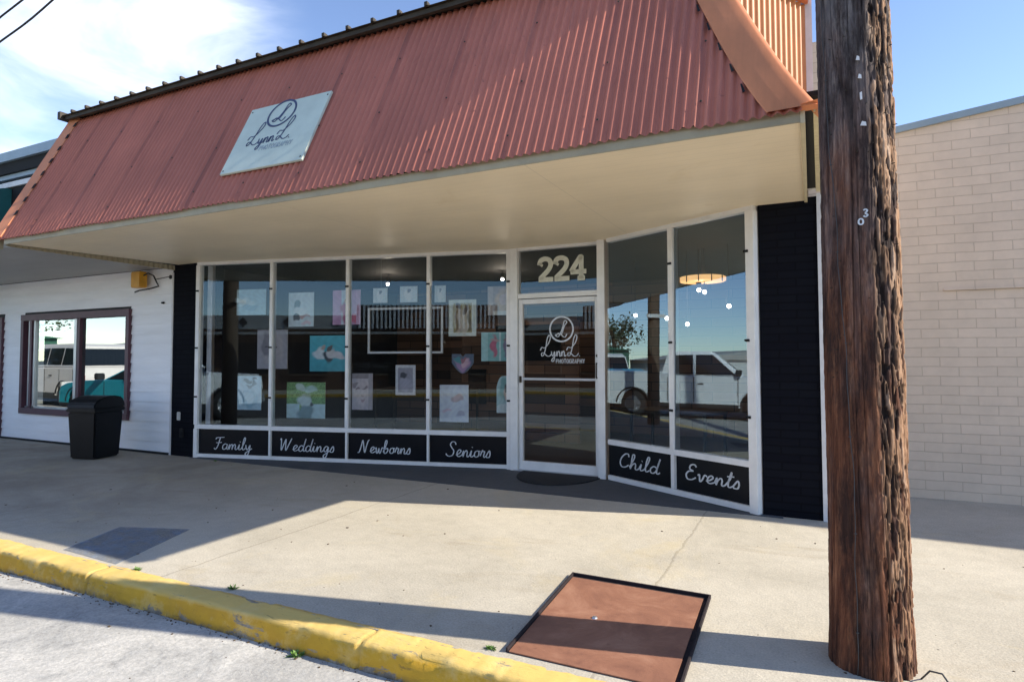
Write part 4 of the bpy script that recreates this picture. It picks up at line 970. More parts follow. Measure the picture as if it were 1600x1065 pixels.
# number tags: 3 and small plates
def pole_pt(deg, z, off=0.004):
    a_ = R(deg); rr_ = 0.172 - 0.0026 * z + off; return (PXC - 0.0015 * z + rr_ * math.cos(a_), PYC + 0.045 * z + rr_ * math.sin(a_), z)
def pole_T(deg, z0):
    a_ = R(deg); n = Vector((math.cos(a_), math.sin(a_), 0)); t = Vector((-math.sin(a_), math.cos(a_), 0)); c0 = Vector(pole_pt(deg, z0, 0.003))
    return lambda s, d, z: tuple(c0 + t * s + n * d + Vector((0, 0, z)))
Tn = pole_T(-84, 2.02)
for z0, st in ((0.055, [(-.012, .02), (.0, .026), (.010, .016), (.0, .0), (.012, -.012), (.0, -.024), (-.012, -.016)]), (0.0, [(-.012, .012), (.0, .02), (.012, .01), (.012, -.01), (.0, -.018), (-.012, -.01), (-.012, .012)])):
    b = MB(); ribbon(b, [(x * .7, z0 * .7 + y * .7) for x, y in cr(st)], 0.0065, lambda x, y, dd_: Tn(x - 0.02 * (z0 == 0), 0.003 + dd_, y)); b.build('pole_number', 'letter', pole, fix=False)
for deg, z0 in ((-88, 2.80), (-86, 2.71), (-85, 2.62), (-83, 2.48)):
    Tn = pole_T(deg, z0); b = MB(); ww = 0.008 if z0 != 2.48 else 0.013
    b.prism([(-ww, -.004), (ww, -.008), (ww * .8, .010), (-ww * .4, .016)] if z0 != 2.62 else [(-.004, -.02), (.005, -.018), (.004, .018), (-.005, .014)], 0.001, 0.004, lambda x, y, z: Tn(x, z, y)); b.build('pole_tag', 'white_old', pole)
b = MB()
for i in range(46):
    z = random.uniform(1.2, 3.2); p = pole_pt(random.uniform(-140, -20), z, -0.004); n = Vector((p[0] - PXC, p[1] - PYC - 0.045 * z, 0)).normalized()
    b = MB(); b.tube([p, tuple(Vector(p) + n * random.uniform(0.008, 0.02))], 0.0022, 5); b.build('nail', 'dark_metal', pole)

# other pole just outside the frame, seen in the glass
p2 = empty('utility_pole', (0, 0, 0), 0, 'darker utility pole seen only as a reflection in the shop glass', 'utility pole')
q = make_pole('pole_shaft', -8.50, 3.25, 0.14, 0.12, 8.0, (0, 0), 32, list(np.linspace(-0.1, 8, 20)), 'bark', False); q.parent = p2
b = MB(); b.box(-8.33, -8.30, 3.05, 3.5, 2.42, 2.50); b.box(-8.40, -8.33, 3.23, 3.27, 2.44, 2.47); b.build('crossbar', 'white', p2)

# ================================================================== STEEL PLATE in the sidewalk
pl = empty('utility_cover', (-0.95, 3.2, 0), 0, 'rusty rectangular steel utility cover set in the sidewalk beside the yellow kerb', 'utility cover')
A, B_, C_, D_ = (-1.415, 3.765), (-0.555, 3.755), (-0.52, 2.66), (-1.34, 2.66)
def PT(s, t, z, A=A, B=B_, C=C_, D=D_):
    x = (A[0] * (1 - s) + B[0] * s) * (1 - t) + (D[0] * (1 - s) + C[0] * s) * t; y = (A[1] * (1 - s) + B[1] * s) * (1 - t) + (D[1] * (1 - s) + C[1] * s) * t
    return (x + 0.95, y - 3.2, z)
b = MB(); b.box(0.0, 1.0, 0.0, 1.0, 0.001, 0.0035, PT); b.build('pit_bed', 'rust_dark', pl)
b = MB(); b.box(0.020, 0.955, 0.042, 1.0, 0.004, 0.009, PT)
b.build('plate', 'rust', pl)
b = MB()
for s0, s1, t0, t1 in ((0, .012, 0, 1), (.988, 1, 0, 1), (.012, .988, 0, .010)): b.box(s0, s1, t0, t1, 0.004, 0.022, PT)
b.build('frame', 'rust_dark', pl)
b = MB(); b.lathe([(0, .008), (.012, .007), (.016, .0)], 12, T=lambda x, y, z: tuple(Vector(PT(.36, .52, .009)) + Vector((x, y, z)))); b.build('bolt', 'rim', pl)
b = MB()
pass

# ================================================================== WEEDS, LITTER
def weed(x, y, z, s, n, label, mat='leaf'):
    b = MB()
    for i in range(n):
        a = random.uniform(0, 2 * math.pi); l = s * random.uniform(.5, 1); w = l * random.uniform(.12, .22); e = random.uniform(.3, 1.1)
        d = Vector((math.cos(a) * math.cos(e), math.sin(a) * math.cos(e), math.sin(e))); sd = Vector((-math.sin(a), math.cos(a), 0)) * w
        o = Vector((random.uniform(-s, s) * .5, random.uniform(-s, s) * .15, 0)); p1_ = o + d * l * .55; p2_ = o + d * l - Vector((0, 0, l * .15))
        b.add([o - sd * .2, o + sd * .2, p1_ + sd, p2_, p1_ - sd], [(0, 1, 2, 3, 4)])
    o = b.build('weed', mat, fix=False); o.location = (x, y, z); return tag(o, label, 'weed')
weed(-5.40, 2.40, RZ, .075, 26, 'bright green weed at the foot of the kerb at far left')
weed(-2.42, 2.40, RZ, .05, 34, 'leafy green weed growing at the kerb joint by the road')
weed(-3.20, 2.66, 0, .05, 26, 'dark weed tuft on the sidewalk edge where the pole shadow meets the kerb')
weed(-4.05, 2.625, 0, .035, 40, 'low yellow-green grass line behind the kerb near the shadow corner')
weed(-1.42, 2.655, 0, .03, 46, 'thin grass line between rusty cover and kerb')
weed(0.62, 7.1, 0, .06, 30, 'small dark weed on the pavement at the foot of the tan wall')
weed(-7.35, 5.80, 0.0, .035, 36, 'tiny weed under the left end of the window frame')
lit = MB()
for i in range(150):
    x = random.uniform(-7, 3.5); y = random.uniform(2.7, 5.7); r_s = .002 + .009 * random.random() ** 3
    pts_ = [(x + r_s * random.uniform(.5, 1.3) * math.cos(t), y + r_s * random.uniform(.5, 1.3) * math.sin(t)) for t in np.linspace(0, 2 * math.pi, 7)[:-1]]
    lit.prism(pts_, 0.0, r_s * .5)
for i in range(110):
    x = random.uniform(-7, 1); y = random.uniform(1.2, 2.42); r_s = .002 + .010 * random.random() ** 3
    pts_ = [(x + r_s * random.uniform(.5, 1.3) * math.cos(t), y + r_s * random.uniform(.5, 1.3) * math.sin(t)) for t in np.linspace(0, 2 * math.pi, 7)[:-1]]
    lit.prism(pts_, RZ, RZ + r_s * .7)
for i in range(420):
    x = random.uniform(-6, 0); y = 2.435 - abs(random.gauss(0, .035)); r_s = .0015 + .006 * random.random() ** 2
    lit.prism([(x + r_s * random.uniform(.5, 1.5) * math.cos(t), y + r_s * random.uniform(.5, 1.5) * math.sin(t)) for t in np.linspace(0, 2 * math.pi, 6)[:-1]], RZ, RZ + r_s * .8)
tag(lit.build('grit', 'dryleaf'), 'scattered grit and leaf crumbs on pavement and road', 'grit', kind='stuff')
# loose end of wire at the pole foot
b = MB(); b.tube([(.40, 3.22, .0), (.43, 3.2, .05), (.47, 3.17, .06), (.50, 3.14, .02), (.52, 3.12, .004)], .004, 6); tag(b.build('wire_loop', 'galv', smooth=True), 'small bent wire loop sticking up at the foot of the pole', 'wire')

# overhead cables
for k_, (za, zb) in enumerate(((6.6, 5.07), (7.0, 5.36))):
    P = Vector((.2, 3.35, za)); Q = Vector((-8.2, 3.6, zb)); E_ = P + (Q - P) * 1.55; b = MB(); pts_ = []
    for i in range(60):
        t = i / 59; p = P.lerp(E_, t); p.z -= 0.10 * math.sin(math.pi * t) ** 2 + 0.012 * math.sin(t * 55); pts_.append(tuple(p))
    b.tube(pts_, 0.011, 6); o = b.build('overhead_cable', 'wire', smooth=True)
    tag(o, ('lower of the two black cables crossing the sky at top left', 'upper black cable crossing the top left corner of the sky')[k_], 'cable', 'overhead service cables')

# roof mast of the neighbour that takes the cables
sm_ = empty('service_mast', (-12.85, 3.78, 2.95), 0, 'grey pipe mast on the neighbour canopy holding the overhead cables', 'mast')
b = MB(); b.tube([(0, 0, 0), (0, 0, 1.72)], .03, 12); b.build('pipe', 'alu', sm_, smooth=True)
b = MB(); b.tube([(0, 0, 1.70), (0, 0, 1.78), (.05, 0, 1.82), (.11, 0, 1.78)], .04, 12); b.build('weather_head', 'dark_metal', sm_, smooth=True)
b = MB(); b.box(-.08, .08, -.03, .08, 0, .02); b.build('base_flange', 'dark_metal', sm_)

# ================================================================== THINGS IN THE WINDOW
def blend(img, mask, c): img[mask] = c
def picture(kind, nu, nv):
    v, u = np.meshgrid(np.linspace(0, 1, nv), np.linspace(0, 1, nu), indexing='ij'); I = np.zeros((nv, nu, 3))
    wu = u + .035 * np.sin(v * 13 + 1) + .02 * np.sin(u * 29); wv_ = v + .03 * np.sin(u * 15) + .02 * np.sin(v * 31 + 2)
    E = lambda cx_, cy_, rx, ry: np.clip((1.15 - np.sqrt(((wu - cx_) / rx) ** 2 + ((wv_ - cy_) / ry) ** 2)) / .32, 0, 1)
    def fill(c): I[:] = c
    def s(mk, c):
        a_ = np.asarray(mk, dtype=float)[..., None]; I[:] = I * (1 - a_) + np.array(c) * a_
    r2 = rng.random((nv, nu, 1))
    if kind == 'sketch_blue': fill((.45, .66, .74)); s(E(.35, .45, .28, .2), (.62, .78, .82)); s(E(.45, .3, .3, .12), (.3, .5, .62))
    elif kind == 'face_grey': fill((.42, .38, .40)); s(E(.5, .5, .36, .42), (.50, .43, .42)); s(E(.3, .6, .16, .3), (.22, .2, .22)); s(E(.35, .55, .05, .03), (.08, .07, .08)); s(E(.66, .55, .05, .03), (.08, .07, .08))
    elif kind == 'flowers': fill((.55, .76, .82)); s(E(.5, .32, .34, .26), (.28, .52, .62)); s(E(.5, .36, .22, .17), (.5, .7, .76)); s(E(.42, .84, .16, .05), (.10, .16, .18)); s(E(.66, .76, .09, .10), (.12, .18, .2)); s(E(.5, .7, .2, .04), (.16, .24, .27)); s(E(.72, .9, .1, .04), (.1, .15, .17))
    elif kind == 'card_couple': fill((.70, .82, .86)); s(E(.36, .66, .13, .13), (.16, .22, .24)); s(E(.5, .42, .3, .16), (.80, .86, .88)); s(E(.3, .28, .16, .1), (.04, .05, .06)); s(E(.62, .3, .22, .05), (.5, .3, .3)); s(E(.75, .1, .2, .07), (.8, .6, .65))
    elif kind == 'pink': fill((.62, .30, .52)); s((u > .32) & (u < .62), (.66, .74, .84)); s(E(.5, .35, .2, .34), (.45, .08, .16)); s(E(.8, .15, .16, .13), (.72, .10, .18)); s(E(.5, .7, .1, .08), (.5, .32, .28)); s((u > .85), (.75, .4, .62))
    elif kind == 'teal_group': fill((.06, .42, .50)); I[:] = I * (0.8 + .4 * v[..., None]); s(E(.28, .48, .16, .16), (.78, .84, .84)); s(E(.5, .42, .13, .15), (.04, .05, .06)); s(E(.62, .5, .13, .13), (.66, .62, .6)); s(E(.8, .44, .16, .1), (.72, .66, .66)); s(E(.36, .66, .05, .07), (.5, .36, .3)); s(E(.55, .66, .05, .07), (.12, .09, .08))
    elif kind == 'green_trees':
        fill((.16, .34, .10)); I[:] = I * (.5 + 1.1 * r2); s(E(.5, .45, .18, .22), (.62, .78, .72)); s((v < .40) & ((u < .34) | (u > .62)), (.60, .82, .80)); s(E(.5, .14, .2, .24), (.20, .32, .33)); s(E(.64, .38, .07, .06), (.06, .07, .07)); s(E(.36, .85, .12, .1), (.62, .78, .62)); s(E(.6, .8, .15, .1), (.5, .74, .6))
    elif kind == 'baby': fill((.58, .50, .53)); s(E(.5, .5, .42, .42), (.72, .60, .60)); s(v > .86, (.30, .25, .26)); s(E(.30, .58, .13, .03), (.30, .22, .23)); s(E(.66, .60, .13, .03), (.30, .22, .23)); s(E(.50, .42, .07, .03), (.52, .40, .40)); s(E(.50, .27, .12, .02), (.50, .32, .33)); s(u > .8, (.42, .36, .38)); s(E(.15, .7, .14, .06), (.3, .24, .26))
    elif kind == 'white_small': fill((.66, .76, .80)); s(E(.5, .45, .25, .4), (.82, .88, .9)); s(E(.5, .75, .1, .12), (.2, .24, .3))
    elif kind == 'framed_grey': fill((.68, .66, .68)); s((u > .12) & (u < .88) & (v > .09) & (v < .91), (.30, .28, .33)); s(E(.5, .35, .32, .24), (.40, .37, .44)); s(E(.4, .66, .16, .1), (.05, .05, .06))
    elif kind == 'people_gold':
        fill((.72, .78, .70)); s((u > .18) & (u < .86) & (v > .1) & (v < .9), (.34, .28, .12)); s(E(.38, .45, .14, .4), (.52, .40, .30)); s(E(.62, .45, .16, .38), (.62, .50, .36)); s(E(.34, .80, .09, .07), (.09, .06, .05)); s(E(.62, .74, .11, .12), (.12, .08, .05)); s(E(.30, .4, .05, .3), (.24, .16, .08)); s(E(.76, .4, .06, .3), (.16, .12, .06)); s(E(.5, .36, .05, .2), (.60, .52, .40))
    elif kind == 'blonde': fill((.34, .27, .24)); s(E(.58, .5, .3, .42), (.58, .38, .22)); s(E(.58, .55, .15, .2), (.66, .46, .38)); s(v < .15, (.72, .68, .62)); s((u < .2), (.44, .36, .32))
    elif kind == 'teal_pair': fill((.36, .66, .66)); s((u > .2) & (u < .92), (.20, .50, .50)); s((u > .52) & (u < .58), (.62, .80, .80)); s(E(.38, .5, .09, .38), (.50, .10, .18)); s(E(.74, .5, .09, .38), (.26, .22, .34)); s(E(.38, .72, .14, .06), (.5, .3, .32)); s(E(.74, .72, .14, .06), (.3, .2, .22))
    elif kind == 'purple': fill((.07, .10, .16)); s(E(.5, .4, .36, .34), (.34, .18, .36)); s(E(.62, .5, .18, .24), (.62, .36, .44)); s(E(.3, .62, .2, .2), (.05, .22, .26)); s(E(.5, .75, .14, .12), (.3, .1, .14))
    elif kind == 'white_pink': fill((.72, .78, .88)); s(E(.6, .62, .22, .07), (.55, .42, .42)); s(E(.62, .68, .12, .08), (.68, .50, .50)); s(E(.7, .22, .16, .05), (.48, .50, .62)); s(E(.22, .3, .16, .05), (.76, .56, .64))
    elif kind == 'teal_child': fill((.42, .66, .66)); s(E(.55, .66, .42, .32), (.16, .42, .42)); s(E(.6, .55, .22, .24), (.62, .46, .42)); s(E(.62, .72, .24, .12), (.05, .06, .07)); s(E(.5, .6, .05, .03), (.04, .04, .04)); s(E(.72, .6, .05, .03), (.04, .04, .04)); s(v < .25, (.66, .80, .80))
    mott = 1 + .10 * np.sin(u * 21 + 3 * np.sin(v * 9)) * np.sin(v * 17 + 2 * np.sin(u * 7)) + .05 * (rng.random((nv, nu)) - .5)
    return np.clip((I * mott[..., None]).clip(0, 1) ** 0.78, 0, .92)
def canvas(T, s0, s1, z0, z1, kind, name, label, cat, shape=None, off=-0.25, grp=None):
    nu, nv = 44, 60; I = picture(kind, nu, nv); zc = (z0 + z1) / 2; sc_ = (s0 + s1) / 2
    org = Vector(T(sc_, off, zc)); V = []; C_l = []
    for j in range(nv):
        for i in range(nu):
            u, v = i / (nu - 1), j / (nv - 1)
            if shape == 'arch':   # rounded top
                z = z0 + (z1 - z0) * v * (1 - 0.30 * (2 * u - 1) ** 4)
            elif shape == 'heart':
                z = z0 + (z1 - z0) * (v * (1 - 0.15 * max(0, 1 - abs(2 * u - 1) * 4)) * (1) + (1 - v) * 0.55 * abs(2 * u - 1) ** 1.6)
            else: z = z0 + (z1 - z0) * v
            V.append(tuple(Vector(T(s0 + (s1 - s0) * u, off, z)) - org)); C_l.append((*I[j, i], 1))
    nfront = len(V)
    F = [(j * nu + i, j * nu + i + 1, (j + 1) * nu + i + 1, (j + 1) * nu + i) for j in range(nv - 1) for i in range(nu - 1)]
    # thickness: rim and back
    ring = [i for i in range(nu)] + [j * nu + nu - 1 for j in range(1, nv)] + [(nv - 1) * nu + i for i in range(nu - 2, -1, -1)] + [j * nu for j in range(nv - 2, 0, -1)]
    back = Vector(T(sc_, off - 0.012, zc)) - org
    for r_i in ring: V.append(tuple(Vector(V[r_i]) + back)); C_l.append((.6, .6, .6, 1))
    n = len(ring)
    F += [(ring[i], nfront + i, nfront + (i + 1) % n, ring[(i + 1) % n]) for i in range(n)] + [tuple(nfront + i for i in range(n))]
    me = bpy.data.meshes.new(name); me.from_pydata(V, [], F); me.materials.append(M['print'])
    ca = me.color_attributes.new('Col', 'FLOAT_COLOR', 'POINT'); ca.data.foreach_set('color', np.array(C_l, dtype=np.float32).reshape(-1))
    o = empty(name, tuple(org), 0, label, cat, grp)
    c = bpy.data.objects.new('print_face', me); col.objects.link(c); c.parent = o
    b = MB(); sA = s0 + (s1 - s0) * .15; sB = s1 - (s1 - s0) * .15
    for s_ in (sA, sB): b.tube([sub(T(s_, off - 0.006, z1 - 0.05 * (shape is not None)), org), sub(T(s_, off - 0.006, 2.76), org)], 0.0006, 4)
    b.build('hanging_line', 'wire', o); return o
GP = 'photo prints hung behind the shop windows'
PR = [(.432, .906, 2.026, 2.398, 'sketch_blue', 'photo_print', 'pale blue soft print, topmost in the leftmost wide window'),
 (.781, 1.266, 1.249, 1.808, 'face_grey', 'photo_print', 'grey-mauve face portrait hanging behind the first mullion'),
 (.466, .854, .659, 1.147, 'flowers', 'photo_print', 'pale blue print with dark flower shapes above the Family panel'),
 (1.279, 1.673, 1.848, 2.331, 'card_couple', 'photo_print', 'white card print with small dark figures in the second window'),
 (1.971, 2.391, 1.865, 2.348, 'pink', 'photo_print', 'pink print with red figure behind the second mullion'),
 (1.621, 2.183, 1.214, 1.716, 'teal_group', 'photo_print', 'teal landscape print with white-dressed group'),
 (1.266, 1.866, .557, 1.06, 'green_trees', 'photo_print', 'green tree print with white foreground above the Weddings panel'),
 (2.275, 2.582, .688, 1.189, 'baby', 'photo_print', 'close-up baby face print above the Newborns panel'),
 (2.582, 2.791, 2.158, 2.361, 'white_small', 'photo_print', 'smaller of two pale prints above the white frame outline, left one'),
 (2.979, 3.23, 2.157, 2.376, 'white_small', 'photo_print', 'pale print above the white frame outline just left of the third mullion'),
 (2.92, 3.208, .896, 1.304, 'framed_grey', 'photo_print', 'grey print with pale border below the white frame outline'),
 (3.478, 3.633, 2.147, 2.372, 'white_small', 'photo_print', 'narrow pale print right of the third mullion near the top'),
 (3.679, 4.062, 1.687, 2.175, 'people_gold', 'photo_print', 'gold and brown print of two people in the fourth window'),
 (4.221, 4.60, 1.96, 2.34, 'blonde', 'photo_print', 'brown portrait of fair-haired figure at top right of the fourth window'),
 (4.133, 4.60, 1.354, 1.733, 'teal_pair', 'photo_print', 'teal print with two standing figures side by side'),
 (3.555, 3.957, .548, 1.04, 'white_pink', 'photo_print', 'nearly white print with faint pink marks above the Seniors panel')]
for p in PR: canvas(T1, *p[:5], p[5], p[6], 'print', grp=GP)
canvas(T1, 3.725, 4.027, 1.19, 1.45, 'purple', 'photo_print', 'purple heart-shaped print in the fourth window', 'print', 'heart', grp=GP)
canvas(T1, 4.341, 4.60, .679, 1.162, 'teal_child', 'photo_print', 'teal arched print of a child beside the door post', 'print', 'arch', grp=GP)
# white empty frame
o0 = Vector(T1(3.05, -0.25, 1.77)); b = MB()
for a in ((2.51, 3.60, 2.06, 2.088), (2.51, 3.60, 1.46, 1.488), (2.51, 2.538, 1.488, 2.06), (3.572, 3.60, 1.488, 2.06)): b.box(a[0], a[1], -.26, -.24, a[2], a[3], T1)
b.v = [sub(p, o0) for p in b.v]; o = empty('picture_frame', tuple(o0), 0, 'large empty white picture frame hanging in the third and fourth windows', 'frame'); b.build('frame_moulding', 'white', o)
b = MB()
for s_ in (2.7, 3.4): b.tube([sub(T1(s_, -.25, 2.088), o0), sub(T1(s_, -.25, 2.76), o0)], .0012, 5)
b.build('hanging_line', 'alu', o)
# interior pendant spots
def spot(T, s, d, z, label):
    o0 = Vector(T(s, d, z)); o = empty('ceiling_spot', tuple(o0), 0, label, 'lamp', 'small interior ceiling spots')
    b = MB(); b.lathe([(0, -.026), (.012, -.023), (.021, -.014), (.025, 0), (.021, .014), (.012, .022), (0, .026)], 18); b.build('bulb', 'bulb', o, smooth=True)
    b = MB(); b.lathe([(.03, .02), (.034, .03), (.034, .10), (.0, .10)], 14); b.tube([(0, 0, .1), (0, 0, 2.79 - o0.z)], .006, 6); b.build('lamp_holder', 'dark_metal', o)
    pl_ = bpy.data.lights.new('bulb_light', 'POINT'); pl_.energy = 3.0 if T is T1 else 0.5; pl_.shadow_soft_size = 0.03; pl_.color = (1, .86, .68)
    po_ = bpy.data.objects.new('bulb_light', pl_); col.objects.link(po_); po_.parent = o; po_.location = (0, 0, -0.06)
for a in ((T1, 2.004, -2.0, 2.64, 'interior spot glowing at the top of the third window'), (T1, 3.991, -2.0, 2.66, 'interior spot glowing at the top of the fourth window'),
          (T2, .113, -1.5, 2.262, 'interior spot just below the barrel lamp in the right window'), (T2, .20, -1.5, 2.23, 'second spot beside the barrel lamp in the right window'), (T2, .558, -1.5, 2.024, 'rightmost spot in the right window'),
          (T2, -.422, -1.5, 1.928, 'spot beside the mullion of the right windows'), (T2, -.078, -1.5, 1.833, 'lowest spot right of the mullion in the right window'), (T2, -1.0, -1.5, 2.0, 'spot seen at the left of the angled window')): spot(*a)
o0 = Vector(T2(.17, -1.5, 2.39)); o = empty('barrel_lamp', tuple(o0), 0, 'wide warm-glowing drum lamp hanging inside the right window', 'lamp')
b = MB(); b.lathe([(.0, -.03), (.27, -.03), (.29, -.02), (.29, .025), (.27, .035), (.0, .035)], 28); b.build('drum_shade', 'warm', o)
b = MB()
for a in np.linspace(0, 2 * math.pi, 13)[:-1]: b.box(.302 * math.cos(a) - .006, .302 * math.cos(a) + .006, .302 * math.sin(a) - .006, .302 * math.sin(a) + .006, -.05, .05)
b.tube([(0, 0, .04), (0, 0, .40)], .006, 6); b.build('lamp_cage', 'dark_metal', o)
# furniture
def table(x, y, rz, w, d, h, mat, name, label, cat):
    o = empty(name, (x, y, 0.012), rz, label, cat); b = MB(); b.box(-w / 2, w / 2, -d / 2, d / 2, h - .03, h); b.build('table_top', mat, o, bevel=.004)
    for sx in (-1, 1):
        for sy in (-1, 1): b = MB(); b.box(sx * (w / 2 - .03) - .015, sx * (w / 2 - .03) + .015, sy * (d / 2 - .03) - .015, sy * (d / 2 - .03) + .015, 0, h - .031); b.build('leg', 'dark_metal', o)
table(-1.55, 7.9, R(-20), 1.1, .55, .72, 'int_floor', 'side_table', 'brown table with dark thin legs inside the right window', 'table')
table(-5.6, 8.3, R(5), 1.6, .6, .9, 'int_floor', 'counter_table', 'brown counter table inside the shop behind the wide windows', 'table')

# ================================================================== STREET SEEN IN THE GLASS
def side_profile(L_, zb, arches, top):
    pts = [(0.0, zb)]
    for (ax, ar) in arches:
        pts.append((ax - ar, zb)); pts += [(ax - ar * math.cos(t), 0.36 + (ar) * math.sin(t) * 1.0) for t in np.linspace(0.15, math.pi - 0.15, 12)]; pts.append((ax + ar, zb))
    pts.append((L_, zb)); return pts + top
def vehicle(name, label, cat, pos, rz, L_, W, paint, arches, top, cabin, wins, wr=0.38, extra=None):
    o = empty(name, pos, rz, label, cat); hw = W / 2; P = side_profile(L_, 0.34, arches, top); n = len(P)
    cxm = L_ / 2; czm = 0.8
    def sh(k): return [(cxm + (x - cxm) * k, czm + (z - czm) * k) for x, z in P]
    rings = [(-hw, sh(.94)), (-hw + .025, sh(.975)), (-hw + .09, sh(.995)), (-hw + .2, P), (hw - .2, P), (hw - .09, sh(.995)), (hw - .025, sh(.975)), (hw, sh(.94))]; b = MB(); v = []
    for y, pp in rings: v += [(x, y, z) for x, z in pp]
    f = [tuple(range(n)), tuple(range(7 * n, 8 * n))[::-1]]
    for k in range(7): f += [(k * n + i, k * n + (i + 1) % n, (k + 1) * n + (i + 1) % n, (k + 1) * n + i) for i in range(n)]
    b.add(v, f); b.build('body', paint, o)
    zb_ = min(z for x, z in cabin); zt = max(z for x, z in cabin)
    def hwz(z): return hw - .06 - (z - zb_) / (zt - zb_) * .16
    b = MB(); m_ = len(cabin); v = [(x, -hwz(z), z) for x, z in cabin] + [(x, hwz(z), z) for x, z in cabin]
    b.add(v, [tuple(range(m_)), tuple(range(m_, 2 * m_))[::-1]] + [(i, (i + 1) % m_, m_ + (i + 1) % m_, m_ + i) for i in range(m_)]); b.build('cabin', paint, o, bevel=.05)
    for sy in (-1, 1):
        for wp in wins:
            b = MB(); b.prism(wp, 0, 1); b.v = [(x, sy * (hwz(z) + .004 + .008 * t), z) for x, z, t in b.v]; b.build('side_window', 'carglass', o)
    # windscreens
    fr_ = [cabin[0], cabin[1]], [cabin[-2], cabin[-1]]
    for (a, c) in ((cabin[0], cabin[1]), (cabin[-1], cabin[-2])):
        sgn = -1 if a[0] < L_ / 2 else 1; b = MB(); q = []
        for t, (sy) in ((.12, -1), (.12, 1), (.9, 1), (.9, -1)):
            x = a[0] + (c[0] - a[0]) * t + sgn * .012; z = a[1] + (c[1] - a[1]) * t; q.append((x, sy * (hwz(z) - .07), z + .004))
        b.add(q + [(x - sgn * .01, y, z) for x, y, z in q], [(0, 1, 2, 3), (4, 7, 6, 5), (0, 4, 5, 1), (1, 5, 6, 2), (2, 6, 7, 3), (3, 7, 4, 0)]); b.build('windscreen', 'carglass', o)
    for (ax, ar) in arches:
        for sy in (-1, 1):
            b = MB(); b.lathe([(wr * .62, -.11), (wr * .95, -.11), (wr, -.08), (wr, .08), (wr * .95, .11), (wr * .62, .11)], 28, T=lambda x, y, z: (ax + x, sy * (hw - .14) + z, wr + y)); wh = b.build('wheel', 'tyre', o, smooth=True)
            b = MB(); b.lathe([(0.0, .06), (.06, .07), (.08, .05), (wr * .6, .06), (wr * .64, .11)], 24, T=lambda x, y, z: (ax + x, sy * (hw - .14) + sy * z, wr + y))
            for k in range(5):
                a_ = 2 * math.pi * k / 5; c_, s_ = math.cos(a_), math.sin(a_)
                b.box(0.04, wr * .6, -.035, .035, .065, .095, T=lambda x, y, z: (ax + x * c_ - y * s_, sy * (hw - .14) + sy * z, wr + x * s_ + y * c_))
            b.build('rim', 'rim', wh)
            b = MB(); b.prism([(ax + (ar - .02) * math.cos(t), .36 + (ar - .02) * math.sin(t)) for t in np.linspace(0, math.pi, 14)], 0, 1); b.v = [(x, sy * (hw - .32 + .03 * t), z) for x, z, t in b.v]; b.build('wheel_well', 'trimblack', o)
    for sy in (-1, 1):
        b = MB(); b.box(cabin[-1][0] - .25, cabin[-1][0] - .10, sy * hw - (.02 if sy > 0 else .18), sy * hw + (.18 if sy > 0 else .02), cabin[-1][1] + .02, cabin[-1][1] + .19); b.build('wing_mirror', 'trimblack', o, bevel=.02)
        b = MB(); b.box(L_ - .10, L_ - .005, sy * (hw - .22) - .15, sy * (hw - .22) + .15, .72, .90); b.build('headlight', 'whitebld', o, bevel=.01)
        b = MB(); b.box(.0, .03, sy * (hw - .14) - .08, sy * (hw - .14) + .08, .75, 1.0); b.build('tail_light', 'redbld', o)
        for hx in (cabin[-1][0] - 1.25, cabin[-1][0] - 2.15): b = MB(); b.box(hx, hx + .16, sy * (hw + .012) - .012, sy * (hw + .012) + .012, .98, 1.01); b.build('door_handle', 'trimblack', o)
    b = MB(); b.box(L_ - .06, L_ + .05, -hw + .05, hw - .05, .38, .62); b.build('bumper', 'trimblack' if cat != 'pickup truck' else 'rim', o, bevel=.02)
    b = MB(); b.box(.3, L_ - .3, -hw + .2, hw - .2, .22, .36); b.build('underbody', 'trimblack', o)
    xa = [w_[0][0] - .06 for w_ in wins] + [wins[-1][-1][0] + .05]
    zt_ = cabin[0][1]
    for sy in (-1, 1):
        for x_ in xa: b = MB(); b.box(x_, x_ + .018, sy * (hw + .001) - .004, sy * (hw + .001) + .004, .48, zt_ - .03); b.build('door_seam', 'trimblack', o)
        b = MB(); b.box(arches[0][0] + arches[0][1] + .05, arches[1][0] - arches[1][1] - .05, sy * (hw + .004) - .02, sy * (hw + .004) + .02, .34, .44); b.build('rocker_trim', 'trimblack', o)
        for (ax, ar) in arches:
            b = MB(); b.tube([(ax + (ar + .01) * math.cos(t), sy * (hw - .01), .36 + (ar + .01) * math.sin(t)) for t in np.linspace(0.1, math.pi - .1, 14)], .025, 6); b.build('arch_trim', 'trimblack', o)
    b = MB(); b.box(L_ - .03, L_ + .03, -hw + .42, hw - .42, .66, .92); b.build('grille', 'trimblack', o, bevel=.01)
    return o
# silver crew-cab pickup: local x=0 rear, L=5.9 nose
TRF = Vector((-10.40, -0.75)); TRR = Vector((-12.30, 2.10)); hd = (TRF - TRR).normalized(); rzt = math.atan2(hd.y, hd.x)
wheel_side = Vector((-hd.y, hd.x))  # left side of the vehicle
org = TRR - hd * 1.15 - wheel_side * 0.85
vehicle('pickup_truck', 'silver crew cab pickup truck reflected in the right windows', 'pickup truck', (org.x, org.y, RZ), rzt, 5.85, 2.0, 'silver',
        [(1.15, .47), (4.75, .47)], [(5.85, .95), (5.72, 1.12), (4.35, 1.20), (4.15, 1.22), (2.0, 1.22), (1.95, 1.32), (0.0, 1.32)],
        [(1.95, 1.20), (2.12, 1.84), (2.35, 1.90), (3.55, 1.90), (4.40, 1.20)],
        [[(2.2, 1.25), (2.28, 1.78), (3.02, 1.80), (3.02, 1.25)], [(3.10, 1.25), (3.10, 1.80), (3.55, 1.80), (4.15, 1.25)]])
